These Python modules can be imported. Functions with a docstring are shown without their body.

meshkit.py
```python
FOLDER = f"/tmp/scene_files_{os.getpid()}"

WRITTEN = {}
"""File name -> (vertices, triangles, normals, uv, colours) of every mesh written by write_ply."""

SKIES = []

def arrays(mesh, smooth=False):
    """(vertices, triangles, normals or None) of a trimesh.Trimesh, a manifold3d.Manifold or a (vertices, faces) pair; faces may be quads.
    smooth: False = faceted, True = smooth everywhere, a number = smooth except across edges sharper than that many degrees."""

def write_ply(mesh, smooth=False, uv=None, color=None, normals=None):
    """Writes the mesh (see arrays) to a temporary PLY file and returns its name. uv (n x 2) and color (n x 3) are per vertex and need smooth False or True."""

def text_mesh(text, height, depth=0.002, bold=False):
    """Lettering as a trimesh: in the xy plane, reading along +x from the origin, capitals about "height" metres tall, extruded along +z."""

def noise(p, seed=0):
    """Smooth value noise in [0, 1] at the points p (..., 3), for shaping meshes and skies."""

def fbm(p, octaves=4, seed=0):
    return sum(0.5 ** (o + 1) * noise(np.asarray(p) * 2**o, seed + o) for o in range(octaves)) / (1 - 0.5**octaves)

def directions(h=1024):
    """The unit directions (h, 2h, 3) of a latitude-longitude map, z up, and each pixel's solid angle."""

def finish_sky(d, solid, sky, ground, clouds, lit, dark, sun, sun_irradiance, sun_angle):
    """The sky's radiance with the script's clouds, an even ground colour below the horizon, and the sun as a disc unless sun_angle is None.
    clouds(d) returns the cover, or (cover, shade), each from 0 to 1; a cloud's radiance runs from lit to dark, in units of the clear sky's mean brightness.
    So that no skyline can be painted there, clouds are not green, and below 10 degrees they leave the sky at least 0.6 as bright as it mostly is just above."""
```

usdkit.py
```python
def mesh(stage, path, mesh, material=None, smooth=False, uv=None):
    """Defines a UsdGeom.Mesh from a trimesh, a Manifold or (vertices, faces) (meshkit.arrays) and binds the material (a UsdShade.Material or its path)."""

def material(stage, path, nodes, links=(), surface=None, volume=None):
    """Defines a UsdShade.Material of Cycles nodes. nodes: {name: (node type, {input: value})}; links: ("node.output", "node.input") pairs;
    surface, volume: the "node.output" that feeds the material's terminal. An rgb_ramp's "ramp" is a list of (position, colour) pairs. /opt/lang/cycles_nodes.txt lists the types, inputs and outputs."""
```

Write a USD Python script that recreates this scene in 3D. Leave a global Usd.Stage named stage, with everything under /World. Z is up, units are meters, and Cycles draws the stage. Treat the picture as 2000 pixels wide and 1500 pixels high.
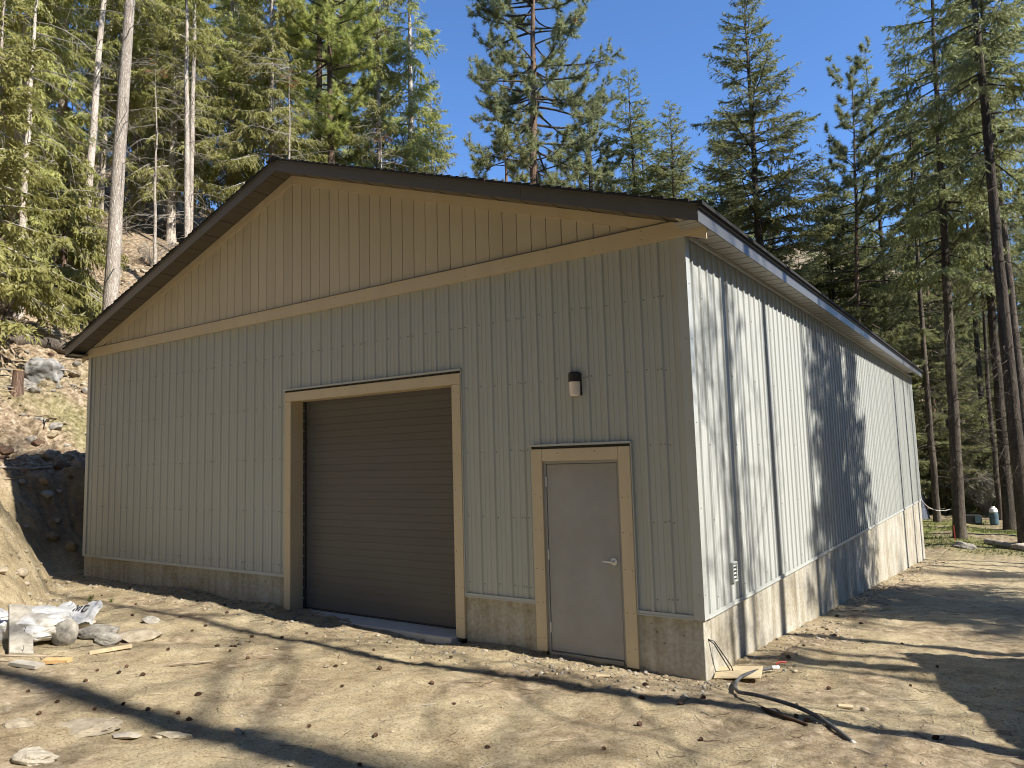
import math
import numpy as np
import trimesh
import meshkit
import usdkit
from pxr import Usd, UsdGeom, UsdLux, UsdShade, Gf, Sdf, Vt

stage = Usd.Stage.CreateInMemory()
UsdGeom.SetStageUpAxis(stage, UsdGeom.Tokens.z)
UsdGeom.SetStageMetersPerUnit(stage, 1.0)
world = UsdGeom.Xform.Define(stage, '/World')
stage.SetDefaultPrim(world.GetPrim())
UsdGeom.Scope.Define(stage, '/World/Looks')

# ------------------------------------------------------------------ camera
EYE = np.array([2.7934, -7.3813, 1.6717])
YAW, PITCH, ROLL = 0.6031, 0.1034, -0.0280


def camera_axes():
    f = np.array([-math.sin(YAW) * math.cos(PITCH), math.cos(YAW) * math.cos(PITCH), math.sin(PITCH)])
    r = np.cross(f, [0, 0, 1.0]); r /= np.linalg.norm(r)
    u = np.cross(r, f)
    return r * math.cos(ROLL) + u * math.sin(ROLL), u * math.cos(ROLL) - r * math.sin(ROLL), f


_r, _u, _f = camera_axes()
cam = UsdGeom.Camera.Define(stage, '/World/camera')
cam.AddTransformOp().Set(Gf.Matrix4d(*_r, 0, *_u, 0, *(-_f), 0, *EYE, 1))
cam.CreateHorizontalApertureAttr(36.0)
cam.CreateVerticalApertureAttr(27.0)
cam.CreateFocalLengthAttr(1425.73 / 2000 * 36)
cam.CreateClippingRangeAttr(Gf.Vec2f(0.05, 2000))
cam.CreateExposureAttr(1.0)

# ------------------------------------------------------------------ sky and sun
SUN_AZ, SUN_EL = math.radians(4.0), math.radians(41.0)      # from +x towards +y
SUN = np.array([math.cos(SUN_EL) * math.cos(SUN_AZ), math.cos(SUN_EL) * math.sin(SUN_AZ), math.sin(SUN_EL)])
sky_mat = usdkit.material(stage, '/World/Looks/sky', {
    'sky': ('sky_texture', {'sky_type': 'single_scattering', 'sun_disc': False, 'sun_elevation': SUN_EL,
                            'sun_rotation': math.atan2(SUN[0], SUN[1]), 'altitude': 800.0, 'air_density': 1.0, 'aerosol_density': 0.05, 'ozone_density': 10.0}),
    'bg': ('background_shader', {'strength': 0.124}), 'vivid': ('hsv', {'saturation': 1.0})},
    [('sky.color', 'vivid.color'), ('vivid.color', 'bg.color')], surface='bg.background')
sky = UsdLux.DomeLight.Define(stage, '/World/sky')
UsdShade.MaterialBindingAPI.Apply(sky.GetPrim()).Bind(sky_mat)
sky.GetPrim().SetCustomDataByKey('kind', 'structure')
sun = UsdLux.DistantLight.Define(stage, '/World/sun')
sun.CreateIntensityAttr(1.25); sun.CreateAngleAttr(0.5); sun.CreateColorAttr(Gf.Vec3f(1.0, 0.945, 0.86))
sun.GetPrim().CreateAttribute('inputs:normalize', Sdf.ValueTypeNames.Bool).Set(True)
_zx = np.cross([0, 0, 1.0], SUN); _zx /= np.linalg.norm(_zx); _zy = np.cross(SUN, _zx)
sun.AddTransformOp().Set(Gf.Matrix4d(*_zx, 0, *_zy, 0, *SUN, 0, 0, 0, 0, 1))

# ------------------------------------------------------------------ helpers
_taken = {}


def path_of(name, parent=None):
    base = (str(parent.GetPath()) if parent is not None else '/World')
    k = _taken.get((base, name), -1) + 1
    _taken[(base, name)] = k
    return f'{base}/{name}' + (f'_{k:03d}' if k else '')


def tag(prim, label=None, cat=None, group=None, kind=None):
    for k, v in (('label', label), ('category', cat), ('group', group), ('kind', kind)):
        if v:
            prim.SetCustomDataByKey(k, v)
    return prim


def thing(name, label, cat, loc=(0, 0, 0), rot=(0, 0, 0), scale=None, group=None, kind=None):
    x = UsdGeom.Xform.Define(stage, path_of(name))
    place(x, loc, rot, scale)
    return tag(x.GetPrim(), label, cat, group, kind)


def place(x, loc, rot=(0, 0, 0), scale=None):
    x.AddTranslateOp().Set(Gf.Vec3d(*map(float, loc)))
    x.AddRotateXYZOp().Set(Gf.Vec3f(*map(float, rot)))
    s = (1, 1, 1) if scale is None else ((scale,) * 3 if np.ndim(scale) == 0 else scale)
    x.AddScaleOp().Set(Gf.Vec3f(*map(float, s)))


def obj(name, mesh, mat, parent=None, smooth=False, kind=None, label=None):
    p = usdkit.mesh(stage, path_of(name, parent), mesh, M[mat], smooth).GetPrim()
    return tag(p, label, None, None, kind)


def copy(first, loc, rot=(0, 0, 0), scale=None, label=None, group=None):
    was = first.GetCustomData()
    name = first.GetName()
    x = UsdGeom.Xform.Define(stage, path_of(name if not name[-3:].isdigit() else name[:-4]))
    x.GetPrim().GetReferences().AddInternalReference(first.GetPath())
    x.GetPrim().SetInstanceable(True)
    s = (1, 1, 1) if scale is None else ((scale,) * 3 if np.ndim(scale) == 0 else scale)
    p = x.GetPrim()
    p.CreateAttribute('xformOp:translate', Sdf.ValueTypeNames.Double3).Set(Gf.Vec3d(*map(float, loc)))
    p.CreateAttribute('xformOp:rotateXYZ', Sdf.ValueTypeNames.Float3).Set(Gf.Vec3f(*map(float, rot)))
    p.CreateAttribute('xformOp:scale', Sdf.ValueTypeNames.Float3).Set(Gf.Vec3f(*map(float, s)))
    x.GetXformOpOrderAttr().Set(['xformOp:translate', 'xformOp:rotateXYZ', 'xformOp:scale'])
    return tag(p, label or was['label'], was['category'], group or was.get('group'))


class MB:
    """Collects shapes into one mesh."""

    def __init__(self):
        self.v, self.f, self.n = [], [], 0

    def add(self, v, f):
        v = np.asarray(v, float).reshape(-1, 3); f = np.asarray(f, int)
        if f.shape[1] == 4:
            f = np.vstack([f[:, [0, 1, 2]], f[:, [0, 2, 3]]])
        self.v.append(v); self.f.append(f + self.n); self.n += len(v)
        return self

    def tm(self, m):
        return self.add(m.vertices, m.faces)

    def box(self, x0, x1, y0, y1, z0, z1, bevel=0.0):
        return self.add(*box(x0, x1, y0, y1, z0, z1, bevel))

    def out(self):
        return np.vstack(self.v), np.vstack(self.f)


_BF = np.array([[0, 3, 2, 1], [4, 5, 6, 7], [0, 1, 5, 4], [1, 2, 6, 5], [2, 3, 7, 6], [3, 0, 4, 7]])


def box(x0, x1, y0, y1, z0, z1, bevel=0.0):
    if bevel <= 0:
        v = np.array([[x0, y0, z0], [x1, y0, z0], [x1, y1, z0], [x0, y1, z0], [x0, y0, z1], [x1, y0, z1], [x1, y1, z1], [x0, y1, z1]], float)
        return v, np.vstack([_BF[:, [0, 1, 2]], _BF[:, [0, 2, 3]]])
    b, pts = bevel, []
    for x, sx in ((x0, 1), (x1, -1)):
        for y, sy in ((y0, 1), (y1, -1)):
            for z, sz in ((z0, 1), (z1, -1)):
                pts += [[x + sx * b, y + sy * b, z], [x + sx * b, y, z + sz * b], [x, y + sy * b, z + sz * b]]
    h = trimesh.convex.convex_hull(np.array(pts))
    return np.array(h.vertices), np.array(h.faces)


def prism(poly, y0, y1):
    """Convex polygon in x,z extruded along y (y0 < y1)."""
    p = np.asarray(poly, float); n = len(p)
    v = np.vstack([np.c_[p[:, 0], np.full(n, y0), p[:, 1]], np.c_[p[:, 0], np.full(n, y1), p[:, 1]]])
    h = trimesh.convex.convex_hull(v)
    return np.array(h.vertices), np.array(h.faces)


def tubes(P, R, sides=4):
    """Many tapered tubes: P (n, k, 3), R (n, k)."""
    P = np.asarray(P, float); R = np.asarray(R, float); n, k = R.shape
    T = np.gradient(P, axis=1); T /= np.maximum(np.linalg.norm(T, axis=2, keepdims=True), 1e-9)
    ref = np.where(np.abs(T[:, :1, 2:3]) > 0.8, [[[1.0, 0, 0]]], [[[0, 0, 1.0]]])
    A = np.cross(T, np.broadcast_to(ref, T.shape)); A /= np.maximum(np.linalg.norm(A, axis=2, keepdims=True), 1e-9)
    B = np.cross(T, A)
    a = np.arange(sides) / sides * 2 * np.pi
    V = P[:, :, None] + R[:, :, None, None] * (np.cos(a)[:, None] * A[:, :, None] + np.sin(a)[:, None] * B[:, :, None])
    i = (np.arange(n)[:, None, None] * k + np.arange(k - 1)[None, :, None]) * sides
    j = np.arange(sides)[None, None]; j2 = (j + 1) % sides
    F = np.stack([i + j, i + j2, i + sides + j2, i + sides + j], -1).reshape(-1, 4)
    return V.reshape(-1, 3), np.vstack([F[:, [0, 2, 1]], F[:, [0, 3, 2]]])


def tube(pts, r, sides=8, caps=True):
    pts = np.asarray(pts, float); r = np.broadcast_to(np.asarray(r, float), (len(pts),))
    if caps:
        d0 = (pts[0] - pts[1]); d1 = (pts[-1] - pts[-2])
        pts = np.vstack([pts[0] + d0 * 1e-3, pts, pts[-1] + d1 * 1e-3]); r = np.r_[1e-4, r, 1e-4]
    return tubes(pts[None], r[None], sides)


def rock(seed, size, flat=0.7, sub=3, rough=0.35, angular=False):
    s = trimesh.creation.icosphere(subdivisions=sub)
    v = np.array(s.vertices)
    d = meshkit.fbm(v * 1.3 + seed * 7.1, 3, seed)[:, None] - 0.5
    d2 = meshkit.fbm(v * 5 + seed * 3.3, 3, seed + 9)[:, None] - 0.5
    if angular:
        q = np.random.RandomState(seed).normal(size=(9, 3)); q /= np.linalg.norm(q, axis=1, keepdims=True)
        for n in q:
            h = v @ n; v = v - np.maximum(h - 0.72, 0)[:, None] * n
    v = v * (1 + rough * 1.6 * d + rough * 0.35 * d2)
    v *= np.asarray(size) * np.array([1, 1, 1.0]); v[:, 2] *= flat
    return v, np.array(s.faces)


# ------------------------------------------------------------------ materials
M = {}


def mat(name, nodes, links, surface='p.BSDF', **kw):
    M[name] = usdkit.material(stage, '/World/Looks/' + name, nodes, links, surface=surface, **kw)


def speckled(name, ramp, scale, rough=0.7, bump=0.0, bump_scale=40, detail=5, spec=0.3, metallic=0.0, stretch=None, bump_dist=0.02, vec='g.position', random=0.0):
    """Colour from a noise ramp, with a fine bump."""
    nodes = {'g': ('geometry', {}), 't': ('texture_coordinate', {}), 'map': ('mapping', {'scale': stretch or (1, 1, 1)}),
             'n': ('noise_texture', {'scale': float(scale), 'detail': float(detail), 'roughness': 0.6}), 'r': ('rgb_ramp', {'ramp': ramp}),
             'p': ('principled_bsdf', {'roughness': float(rough), 'specular_ior_level': float(spec), 'metallic': float(metallic)})}
    links = [(vec, 'map.vector'), ('map.vector', 'n.vector'), ('n.fac', 'r.fac')]
    col = 'r.color'
    if random:
        nodes['o'] = ('object_info', {}); nodes['mr'] = ('map_range', {'to_min': 1 - random, 'to_max': 1 + random}); nodes['h'] = ('hsv', {})
        links += [('o.random', 'mr.value'), ('mr.result', 'h.value'), (col, 'h.color')]; col = 'h.color'
    links.append((col, 'p.base_color'))
    if bump:
        nodes['bn'] = ('noise_texture', {'scale': float(bump_scale), 'detail': 4.0, 'roughness': 0.65})
        nodes['b'] = ('bump', {'strength': float(bump), 'distance': float(bump_dist)})
        links += [('map.vector', 'bn.vector'), ('bn.fac', 'b.height'), ('b.normal', 'p.normal')]
    mat(name, nodes, links)


def painted(name, c, var=0.06, rough=0.45, spec=0.4, scale=1.6, bump=0.0, bump_scale=30, stretch=(1, 1, 1), random=0.0):
    c = np.array(c, float)
    speckled(name, [(0.25, tuple(c * (1 - var))), (0.75, tuple(np.minimum(c * (1 + var), 0.95)))], scale, rough, bump, bump_scale, 6, spec, 0, stretch, 0.004, random=random)


painted('siding_paint', (0.370, 0.383, 0.360), 0.05, 0.55, 0.25, 0.9, 0.12, 7, (1, 1, 0.35))
painted('siding_trim_paint', (0.385, 0.397, 0.37), 0.04, 0.4, 0.5)
painted('beige_paint', (0.50, 0.415, 0.28), 0.07, 0.55, 0.35, 3, 0.35, 40, (1, 1, 0.2), 0.04)
painted('beige_board_paint', (0.47, 0.41, 0.30), 0.06, 0.55, 0.35, 2, 0.3, 40, (1, 1, 0.12), 0.05)
painted('bronze_metal', (0.095, 0.092, 0.086), 0.05, 0.42, 0.45)
painted('soffit_metal', (0.105, 0.092, 0.075), 0.05, 0.45, 0.45)
painted('eave_soffit_metal', (0.34, 0.325, 0.295), 0.05, 0.45, 0.45)
painted('rolling_door_metal', (0.083, 0.079, 0.076), 0.05, 0.45, 0.35, random=0.04)
painted('black_rubber', (0.02, 0.02, 0.02), 0.1, 0.6)
painted('white_plastic', (0.86, 0.84, 0.80), 0.03, 0.35)
painted('lamp_lens', (0.74, 0.66, 0.58), 0.03, 0.25)
painted('bright_steel', (0.62, 0.6, 0.57), 0.05, 0.28, 0.8)
painted('screw_steel', (0.22, 0.22, 0.205), 0.05, 0.35, 0.6)
painted('red_paint', (0.27, 0.035, 0.025), 0.1, 0.5)
painted('black_print', (0.03, 0.03, 0.04), 0.05, 0.6)
painted('concrete_pale', (0.46, 0.455, 0.43), 0.12, 0.85, 0.2, 5, 0.4, 60)
painted('blue_plastic', (0.07, 0.12, 0.145), 0.1, 0.45)
speckled('door_primer', [(0.3, (0.235, 0.232, 0.225)), (0.62, (0.285, 0.282, 0.274)), (0.8, (0.31, 0.306, 0.297))], 2.2, 0.42, 0.1, 12, 6, 0.45)
speckled('roof_shingle', [(0.3, (0.016, 0.016, 0.017)), (0.7, (0.045, 0.044, 0.043))], 60, 0.9, 0.8, 200)
speckled('weathered_wood', [(0.3, (0.24, 0.22, 0.18)), (0.5, (0.36, 0.33, 0.27)), (0.7, (0.44, 0.41, 0.35))], 3, 0.8, 0.6, 25, 6, stretch=(1, 4, 12))
speckled('fresh_wood', [(0.3, (0.42, 0.26, 0.11)), (0.7, (0.62, 0.42, 0.21))], 4, 0.7, 0.3, 30, 6, stretch=(2, 8, 14))
speckled('plywood', [(0.3, (0.42, 0.33, 0.20)), (0.7, (0.6, 0.49, 0.31))], 3, 0.75, 0.3, 30, 6, stretch=(2, 9, 9))
speckled('stone_grey', [(0.3, (0.12, 0.11, 0.095)), (0.5, (0.25, 0.23, 0.195)), (0.70, (0.40, 0.37, 0.31))], 11, 0.85, 0.7, 60, random=0.18)
speckled('stone_pale', [(0.3, (0.29, 0.25, 0.19)), (0.5, (0.39, 0.345, 0.27)), (0.72, (0.48, 0.44, 0.36))], 10, 0.85, 0.7, 60, random=0.15)
speckled('stone_tan', [(0.3, (0.23, 0.19, 0.13)), (0.5, (0.33, 0.28, 0.2)), (0.72, (0.43, 0.37, 0.28))], 14, 0.85, 0.6, 60, random=0.2)
speckled('earth_clod', [(0.3, (0.15, 0.115, 0.07)), (0.7, (0.33, 0.27, 0.18))], 14, 0.95, 0.6, 60, random=0.25)
speckled('stone_orange', [(0.36, (0.10, 0.098, 0.09)), (0.5, (0.21, 0.205, 0.19)), (0.60, (0.33, 0.32, 0.29)), (0.64, (0.42, 0.18, 0.06)), (0.70, (0.28, 0.26, 0.23))], 2.2, 0.85, 0.7, 20)
speckled('cone_brown', [(0.3, (0.045, 0.028, 0.018)), (0.7, (0.15, 0.085, 0.05))], 80, 0.8, 0.6, 120, random=0.3)
speckled('dry_twig', [(0.3, (0.16, 0.12, 0.08)), (0.7, (0.42, 0.34, 0.24))], 6, 0.85, random=0.3)
speckled('hose_poly', [(0.35, (0.035, 0.036, 0.04)), (0.6, (0.09, 0.09, 0.09)), (0.75, (0.23, 0.2, 0.16))], 9, 0.5, 0.2, 60)
speckled('sack_white', [(0.3, (0.42, 0.41, 0.39)), (0.5, (0.58, 0.575, 0.56)), (0.7, (0.66, 0.655, 0.64))], 6, 0.5, 0.5, 14)
speckled('sack_dusty', [(0.3, (0.33, 0.29, 0.23)), (0.48, (0.52, 0.48, 0.41)), (0.6, (0.74, 0.73, 0.7))], 5, 0.6, 0.5, 14)
speckled('tarp_blue_grey', [(0.3, (0.03, 0.035, 0.05)), (0.7, (0.12, 0.135, 0.17))], 3, 0.5, 0.6, 5, stretch=(3, 3, 0.5))
# concrete: form-board marks, stains, pits
mat('concrete', {
    'g': ('geometry', {}), 'n1': ('noise_texture', {'scale': 1.6, 'detail': 8.0, 'roughness': 0.65}), 'n2': ('noise_texture', {'scale': 22.0, 'detail': 5.0}),
    'm': ('mapping', {'scale': (5, 5, 0.45)}), 'n3': ('noise_texture', {'scale': 1.3, 'detail': 5.0}), 'v': ('voronoi_texture', {'scale': 9.0}),
    'pit': ('rgb_ramp', {'ramp': [(0.0, (0.2, 0.2, 0.2)), (0.07, (0.45, 0.45, 0.45)), (0.11, (1, 1, 1)), (1, (1, 1, 1))]}),
    'r': ('rgb_ramp', {'ramp': [(0.34, (0.165, 0.135, 0.088)), (0.44, (0.275, 0.245, 0.18)), (0.54, (0.375, 0.352, 0.295)), (0.66, (0.51, 0.497, 0.445))]}),
    'mx': ('mix_float', {'fac': 0.45}), 'mx2': ('mix_float', {'fac': 0.25}), 'mul': ('mix_color', {'blend_type': 'multiply', 'fac': 1.0}),
    'b': ('bump', {'strength': 0.4, 'distance': 0.01}), 'p': ('principled_bsdf', {'roughness': 0.85, 'specular_ior_level': 0.25})},
    [('g.position', 'n1.vector'), ('g.position', 'n2.vector'), ('g.position', 'v.vector'), ('g.position', 'm.vector'), ('m.vector', 'n3.vector'), ('n1.fac', 'mx.a'), ('n3.fac', 'mx.b'),
     ('mx.result', 'mx2.a'), ('n2.fac', 'mx2.b'), ('mx2.result', 'r.fac'), ('r.color', 'mul.a'), ('v.distance', 'pit.fac'), ('pit.color', 'mul.b'), ('mul.result', 'p.base_color'),
     ('mx2.result', 'b.height'), ('b.normal', 'p.normal')])
# earth: zone.r = forest litter, zone.g = grass, zone.b = dark damp soil (all carried by the mesh)
_e = {'g': ('geometry', {}), 'z': ('attribute', {'attribute': 'zone'}), 's': ('separate_color', {}),
      'n1': ('noise_texture', {'scale': 0.55, 'detail': 6.0, 'roughness': 0.62}), 'n2': ('noise_texture', {'scale': 7.0, 'detail': 8.0, 'roughness': 0.7}),
      'n3': ('noise_texture', {'scale': 42.0, 'detail': 6.0, 'roughness': 0.72}), 'n4': ('noise_texture', {'scale': 2.2, 'detail': 5.0, 'roughness': 0.6}),
      'map': ('mapping', {'scale': (9, 34, 20), 'rotation': (0, 0, 0.5)}), 'nn': ('noise_texture', {'scale': 2.6, 'detail': 3.0, 'distortion': 1.5}),
      'v': ('voronoi_texture', {'scale': 34.0}), 'vc': ('separate_color', {}),
      'dry': ('rgb_ramp', {'ramp': [(0.30, (0.185, 0.135, 0.078)), (0.41, (0.285, 0.225, 0.136)), (0.51, (0.385, 0.318, 0.198)), (0.66, (0.49, 0.42, 0.278))]}),
      'fine': ('rgb_ramp', {'ramp': [(0.31, (0.33, 0.30, 0.26)), (0.43, (0.78, 0.75, 0.71)), (0.52, (1, 1, 1)), (0.62, (1.05, 1.05, 1.05)), (0.74, (1.4, 1.38, 1.32))]}),
      'need': ('rgb_ramp', {'ramp': [(0.32, (0.5, 0.42, 0.36)), (0.40, (1, 1, 1)), (1, (1, 1, 1))]}),
      'peb': ('rgb_ramp', {'ramp': [(0.0, (1.3, 1.28, 1.25)), (0.16, (1.25, 1.22, 1.2)), (0.2, (1, 1, 1)), (1, (1, 1, 1))]}),
      'pebon': ('rgb_ramp', {'ramp': [(0.86, (0, 0, 0)), (0.88, (1, 1, 1))]}),
      'lit': ('rgb_ramp', {'ramp': [(0.30, (0.045, 0.032, 0.02)), (0.43, (0.14, 0.10, 0.062)), (0.53, (0.27, 0.205, 0.135)), (0.66, (0.46, 0.38, 0.28))]}),
      'gra': ('rgb_ramp', {'ramp': [(0.3, (0.10, 0.10, 0.035)), (0.55, (0.16, 0.17, 0.05)), (0.7, (0.27, 0.25, 0.11))]}),
      'damp': ('rgb_ramp', {'ramp': [(0.3, (0.05, 0.042, 0.033)), (0.7, (0.15, 0.125, 0.095))]}),
      'mixn': ('mix_float', {'fac': 0.42}), 'mixm': ('mix_float', {'fac': 0.35}), 'a1': ('mix_color', {'blend_type': 'multiply', 'fac': 1.0, 'use_clamp': False}), 'a2': ('mix_color', {'blend_type': 'multiply', 'fac': 0.75}),
      'a3': ('mix_color', {'blend_type': 'multiply', 'use_clamp': True}), 'b1': ('mix_color', {}), 'b2': ('mix_color', {}), 'b3': ('mix_color', {}),
      'hs': ('mix_float', {'fac': 0.5}), 'b': ('bump', {'strength': 1.0, 'distance': 0.04}), 'p': ('principled_bsdf', {'roughness': 0.93, 'specular_ior_level': 0.15})}
_l = [('g.position', x + '.vector') for x in ('n1', 'n2', 'n3', 'n4', 'map', 'v')] + [
    ('map.vector', 'nn.vector'), ('z.color', 's.color'), ('n1.fac', 'mixn.a'), ('n4.fac', 'mixn.b'), ('mixn.result', 'mixm.a'), ('n2.fac', 'mixm.b'), ('mixm.result', 'dry.fac'),
    ('n3.fac', 'fine.fac'), ('dry.color', 'a1.a'), ('fine.color', 'a1.b'), ('a1.result', 'a2.a'), ('nn.fac', 'need.fac'), ('need.color', 'a2.b'),
    ('v.color', 'vc.color'), ('vc.r', 'pebon.fac'), ('v.distance', 'peb.fac'), ('pebon.color', 'a3.fac'), ('a2.result', 'a3.a'), ('peb.color', 'a3.b'),
    ('n2.fac', 'lit.fac'), ('s.r', 'b1.fac'), ('a3.result', 'b1.a'), ('lit.color', 'b1.b'), ('n2.fac', 'gra.fac'), ('s.g', 'b2.fac'), ('b1.result', 'b2.a'), ('gra.color', 'b2.b'),
    ('n2.fac', 'damp.fac'), ('s.b', 'b3.fac'), ('b2.result', 'b3.a'), ('damp.color', 'b3.b'), ('b3.result', 'p.base_color'),
    ('n2.fac', 'hs.a'), ('n3.fac', 'hs.b'), ('hs.result', 'b.height'), ('b.normal', 'p.normal')]
_l = [x for x in _l if x != ('pebon.color', 'a3.fac')] + [('pebon.color', 'pw.color'), ('pw.val', 'a3.fac')]
_e['pw'] = ('rgb_to_bw', {})
mat('earth', _e, _l)


def bark(name, dark, mid, pale, scale=9.0):
    mat(name, {'t': ('texture_coordinate', {}), 'm': ('mapping', {'scale': (1, 1, 0.22)}), 'v': ('voronoi_texture', {'scale': scale * 2.2, 'feature': 'distance_to_edge'}),
               'n': ('noise_texture', {'scale': 3.0, 'detail': 7.0, 'roughness': 0.7}), 'r': ('rgb_ramp', {'ramp': [(0.25, dark), (0.5, mid), (0.75, pale)]}),
               'wob': ('noise_texture', {'scale': 14.0, 'detail': 3.0}), 'wm': ('mix_color', {'fac': 0.16}), 'cr': ('rgb_ramp', {'ramp': [(0.0, (0.42, 0.38, 0.35)), (0.16, (1, 1, 1)), (1, (1, 1, 1))]}), 'mu': ('mix_color', {'blend_type': 'multiply', 'fac': 0.8}),
               'h': ('hsv', {}), 'o': ('object_info', {}), 'mr': ('map_range', {'to_min': 0.8, 'to_max': 1.2}),
               'b': ('bump', {'strength': 0.9, 'distance': 0.04}), 'p': ('principled_bsdf', {'roughness': 0.9, 'specular_ior_level': 0.15})},
        [('t.object', 'm.vector'), ('m.vector', 'wob.vector'), ('m.vector', 'wm.a'), ('wob.color', 'wm.b'), ('wm.result', 'v.vector'), ('m.vector', 'n.vector'), ('n.fac', 'r.fac'), ('v.distance', 'cr.fac'), ('r.color', 'mu.a'), ('cr.color', 'mu.b'),
         ('o.random', 'mr.value'), ('mr.result', 'h.value'), ('mu.result', 'h.color'), ('h.color', 'p.base_color'), ('v.distance', 'b.height'), ('b.normal', 'p.normal')])


bark('bark_pale', (0.26, 0.22, 0.18), (0.50, 0.44, 0.37), (0.66, 0.61, 0.53))
bark('bark_dark', (0.04, 0.034, 0.028), (0.10, 0.084, 0.068), (0.22, 0.185, 0.15))
bark('bark_pine', (0.08, 0.055, 0.042), (0.185, 0.125, 0.09), (0.32, 0.22, 0.155), 6.0)
speckled('dead_wood', [(0.3, (0.17, 0.15, 0.125)), (0.7, (0.42, 0.38, 0.32))], 2, 0.9, random=0.2)


def foliage(name, dark, mid, pale, trans=0.35):
    mat(name, {'g': ('geometry', {}), 'n': ('noise_texture', {'scale': 1.4, 'detail': 3.0}), 'ri': ('mix_float', {'fac': 0.42}), 'r': ('rgb_ramp', {'ramp': [(0.22, dark), (0.5, mid), (0.78, pale)]}),
               'o': ('object_info', {}), 'mr': ('map_range', {'to_min': 0.8, 'to_max': 1.22}), 'mh': ('map_range', {'to_min': 0.487, 'to_max': 0.512}), 'h': ('hsv', {}),
               'd': ('principled_bsdf', {'roughness': 0.5, 'specular_ior_level': 0.35}), 't': ('translucent_bsdf', {}), 'x': ('mix_closure', {'fac': trans})},
        [('g.position', 'n.vector'), ('n.fac', 'ri.a'), ('g.random_per_island', 'ri.b'), ('ri.result', 'r.fac'), ('r.color', 'h.color'), ('o.random', 'mr.value'), ('mr.result', 'h.value'),
         ('o.random', 'mh.value'), ('mh.result', 'h.hue'), ('h.color', 'd.base_color'), ('h.color', 't.color'), ('d.BSDF', 'x.closure1'), ('t.BSDF', 'x.closure2')], surface='x.closure')


foliage('fir_yellow_green', (0.33, 0.335, 0.10), (0.57, 0.575, 0.215), (0.73, 0.72, 0.36), 0.5)
foliage('fir_deep_green', (0.20, 0.215, 0.085), (0.40, 0.405, 0.18), (0.56, 0.55, 0.29), 0.48)
foliage('pine_green', (0.22, 0.235, 0.11), (0.42, 0.435, 0.22), (0.60, 0.60, 0.37), 0.48)
foliage('grass_green', (0.10, 0.12, 0.03), (0.17, 0.19, 0.05), (0.32, 0.29, 0.13), 0.4)
foliage('dry_needle', (0.25, 0.12, 0.05), (0.42, 0.2, 0.09), (0.5, 0.28, 0.14), 0.3)

# ------------------------------------------------------------------ terrain
TOE = np.array([(-5.6, -14.0), (-6.3, -6.2), (-7.4, -4.3), (-8.15, -3.3), (-8.95, -2.6), (-9.95, -1.95), (-10.9, -1.35), (-12.2, -1.35), (-13.0, -1.0), (-13.55, -0.2), (-13.65, 3.0), (-13.6, 25.0),
                (-12.0, 40.0), (-2.0, 62.0), (30.0, 75.0), (90.0, 80.0)], float)


def toe_distance(x, y):
    """Signed distance from the foot of the cut bank, positive on the hill side."""
    p = np.stack([x, y], -1)
    best = np.full(x.shape, 1e9); side = np.zeros(x.shape)
    for a, b in zip(TOE[:-1], TOE[1:]):
        ab = b - a; t = np.clip(((p - a) @ ab) / (ab @ ab), 0, 1)
        d = np.linalg.norm(p - a - t[..., None] * ab, axis=-1)
        s = ab[0] * (p[..., 1] - a[1]) - ab[1] * (p[..., 0] - a[0])
        up = d < best - 1e-9
        best = np.where(up, d, best); side = np.where(up, s, side)
    return np.where(side > 0, best, -best)


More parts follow.
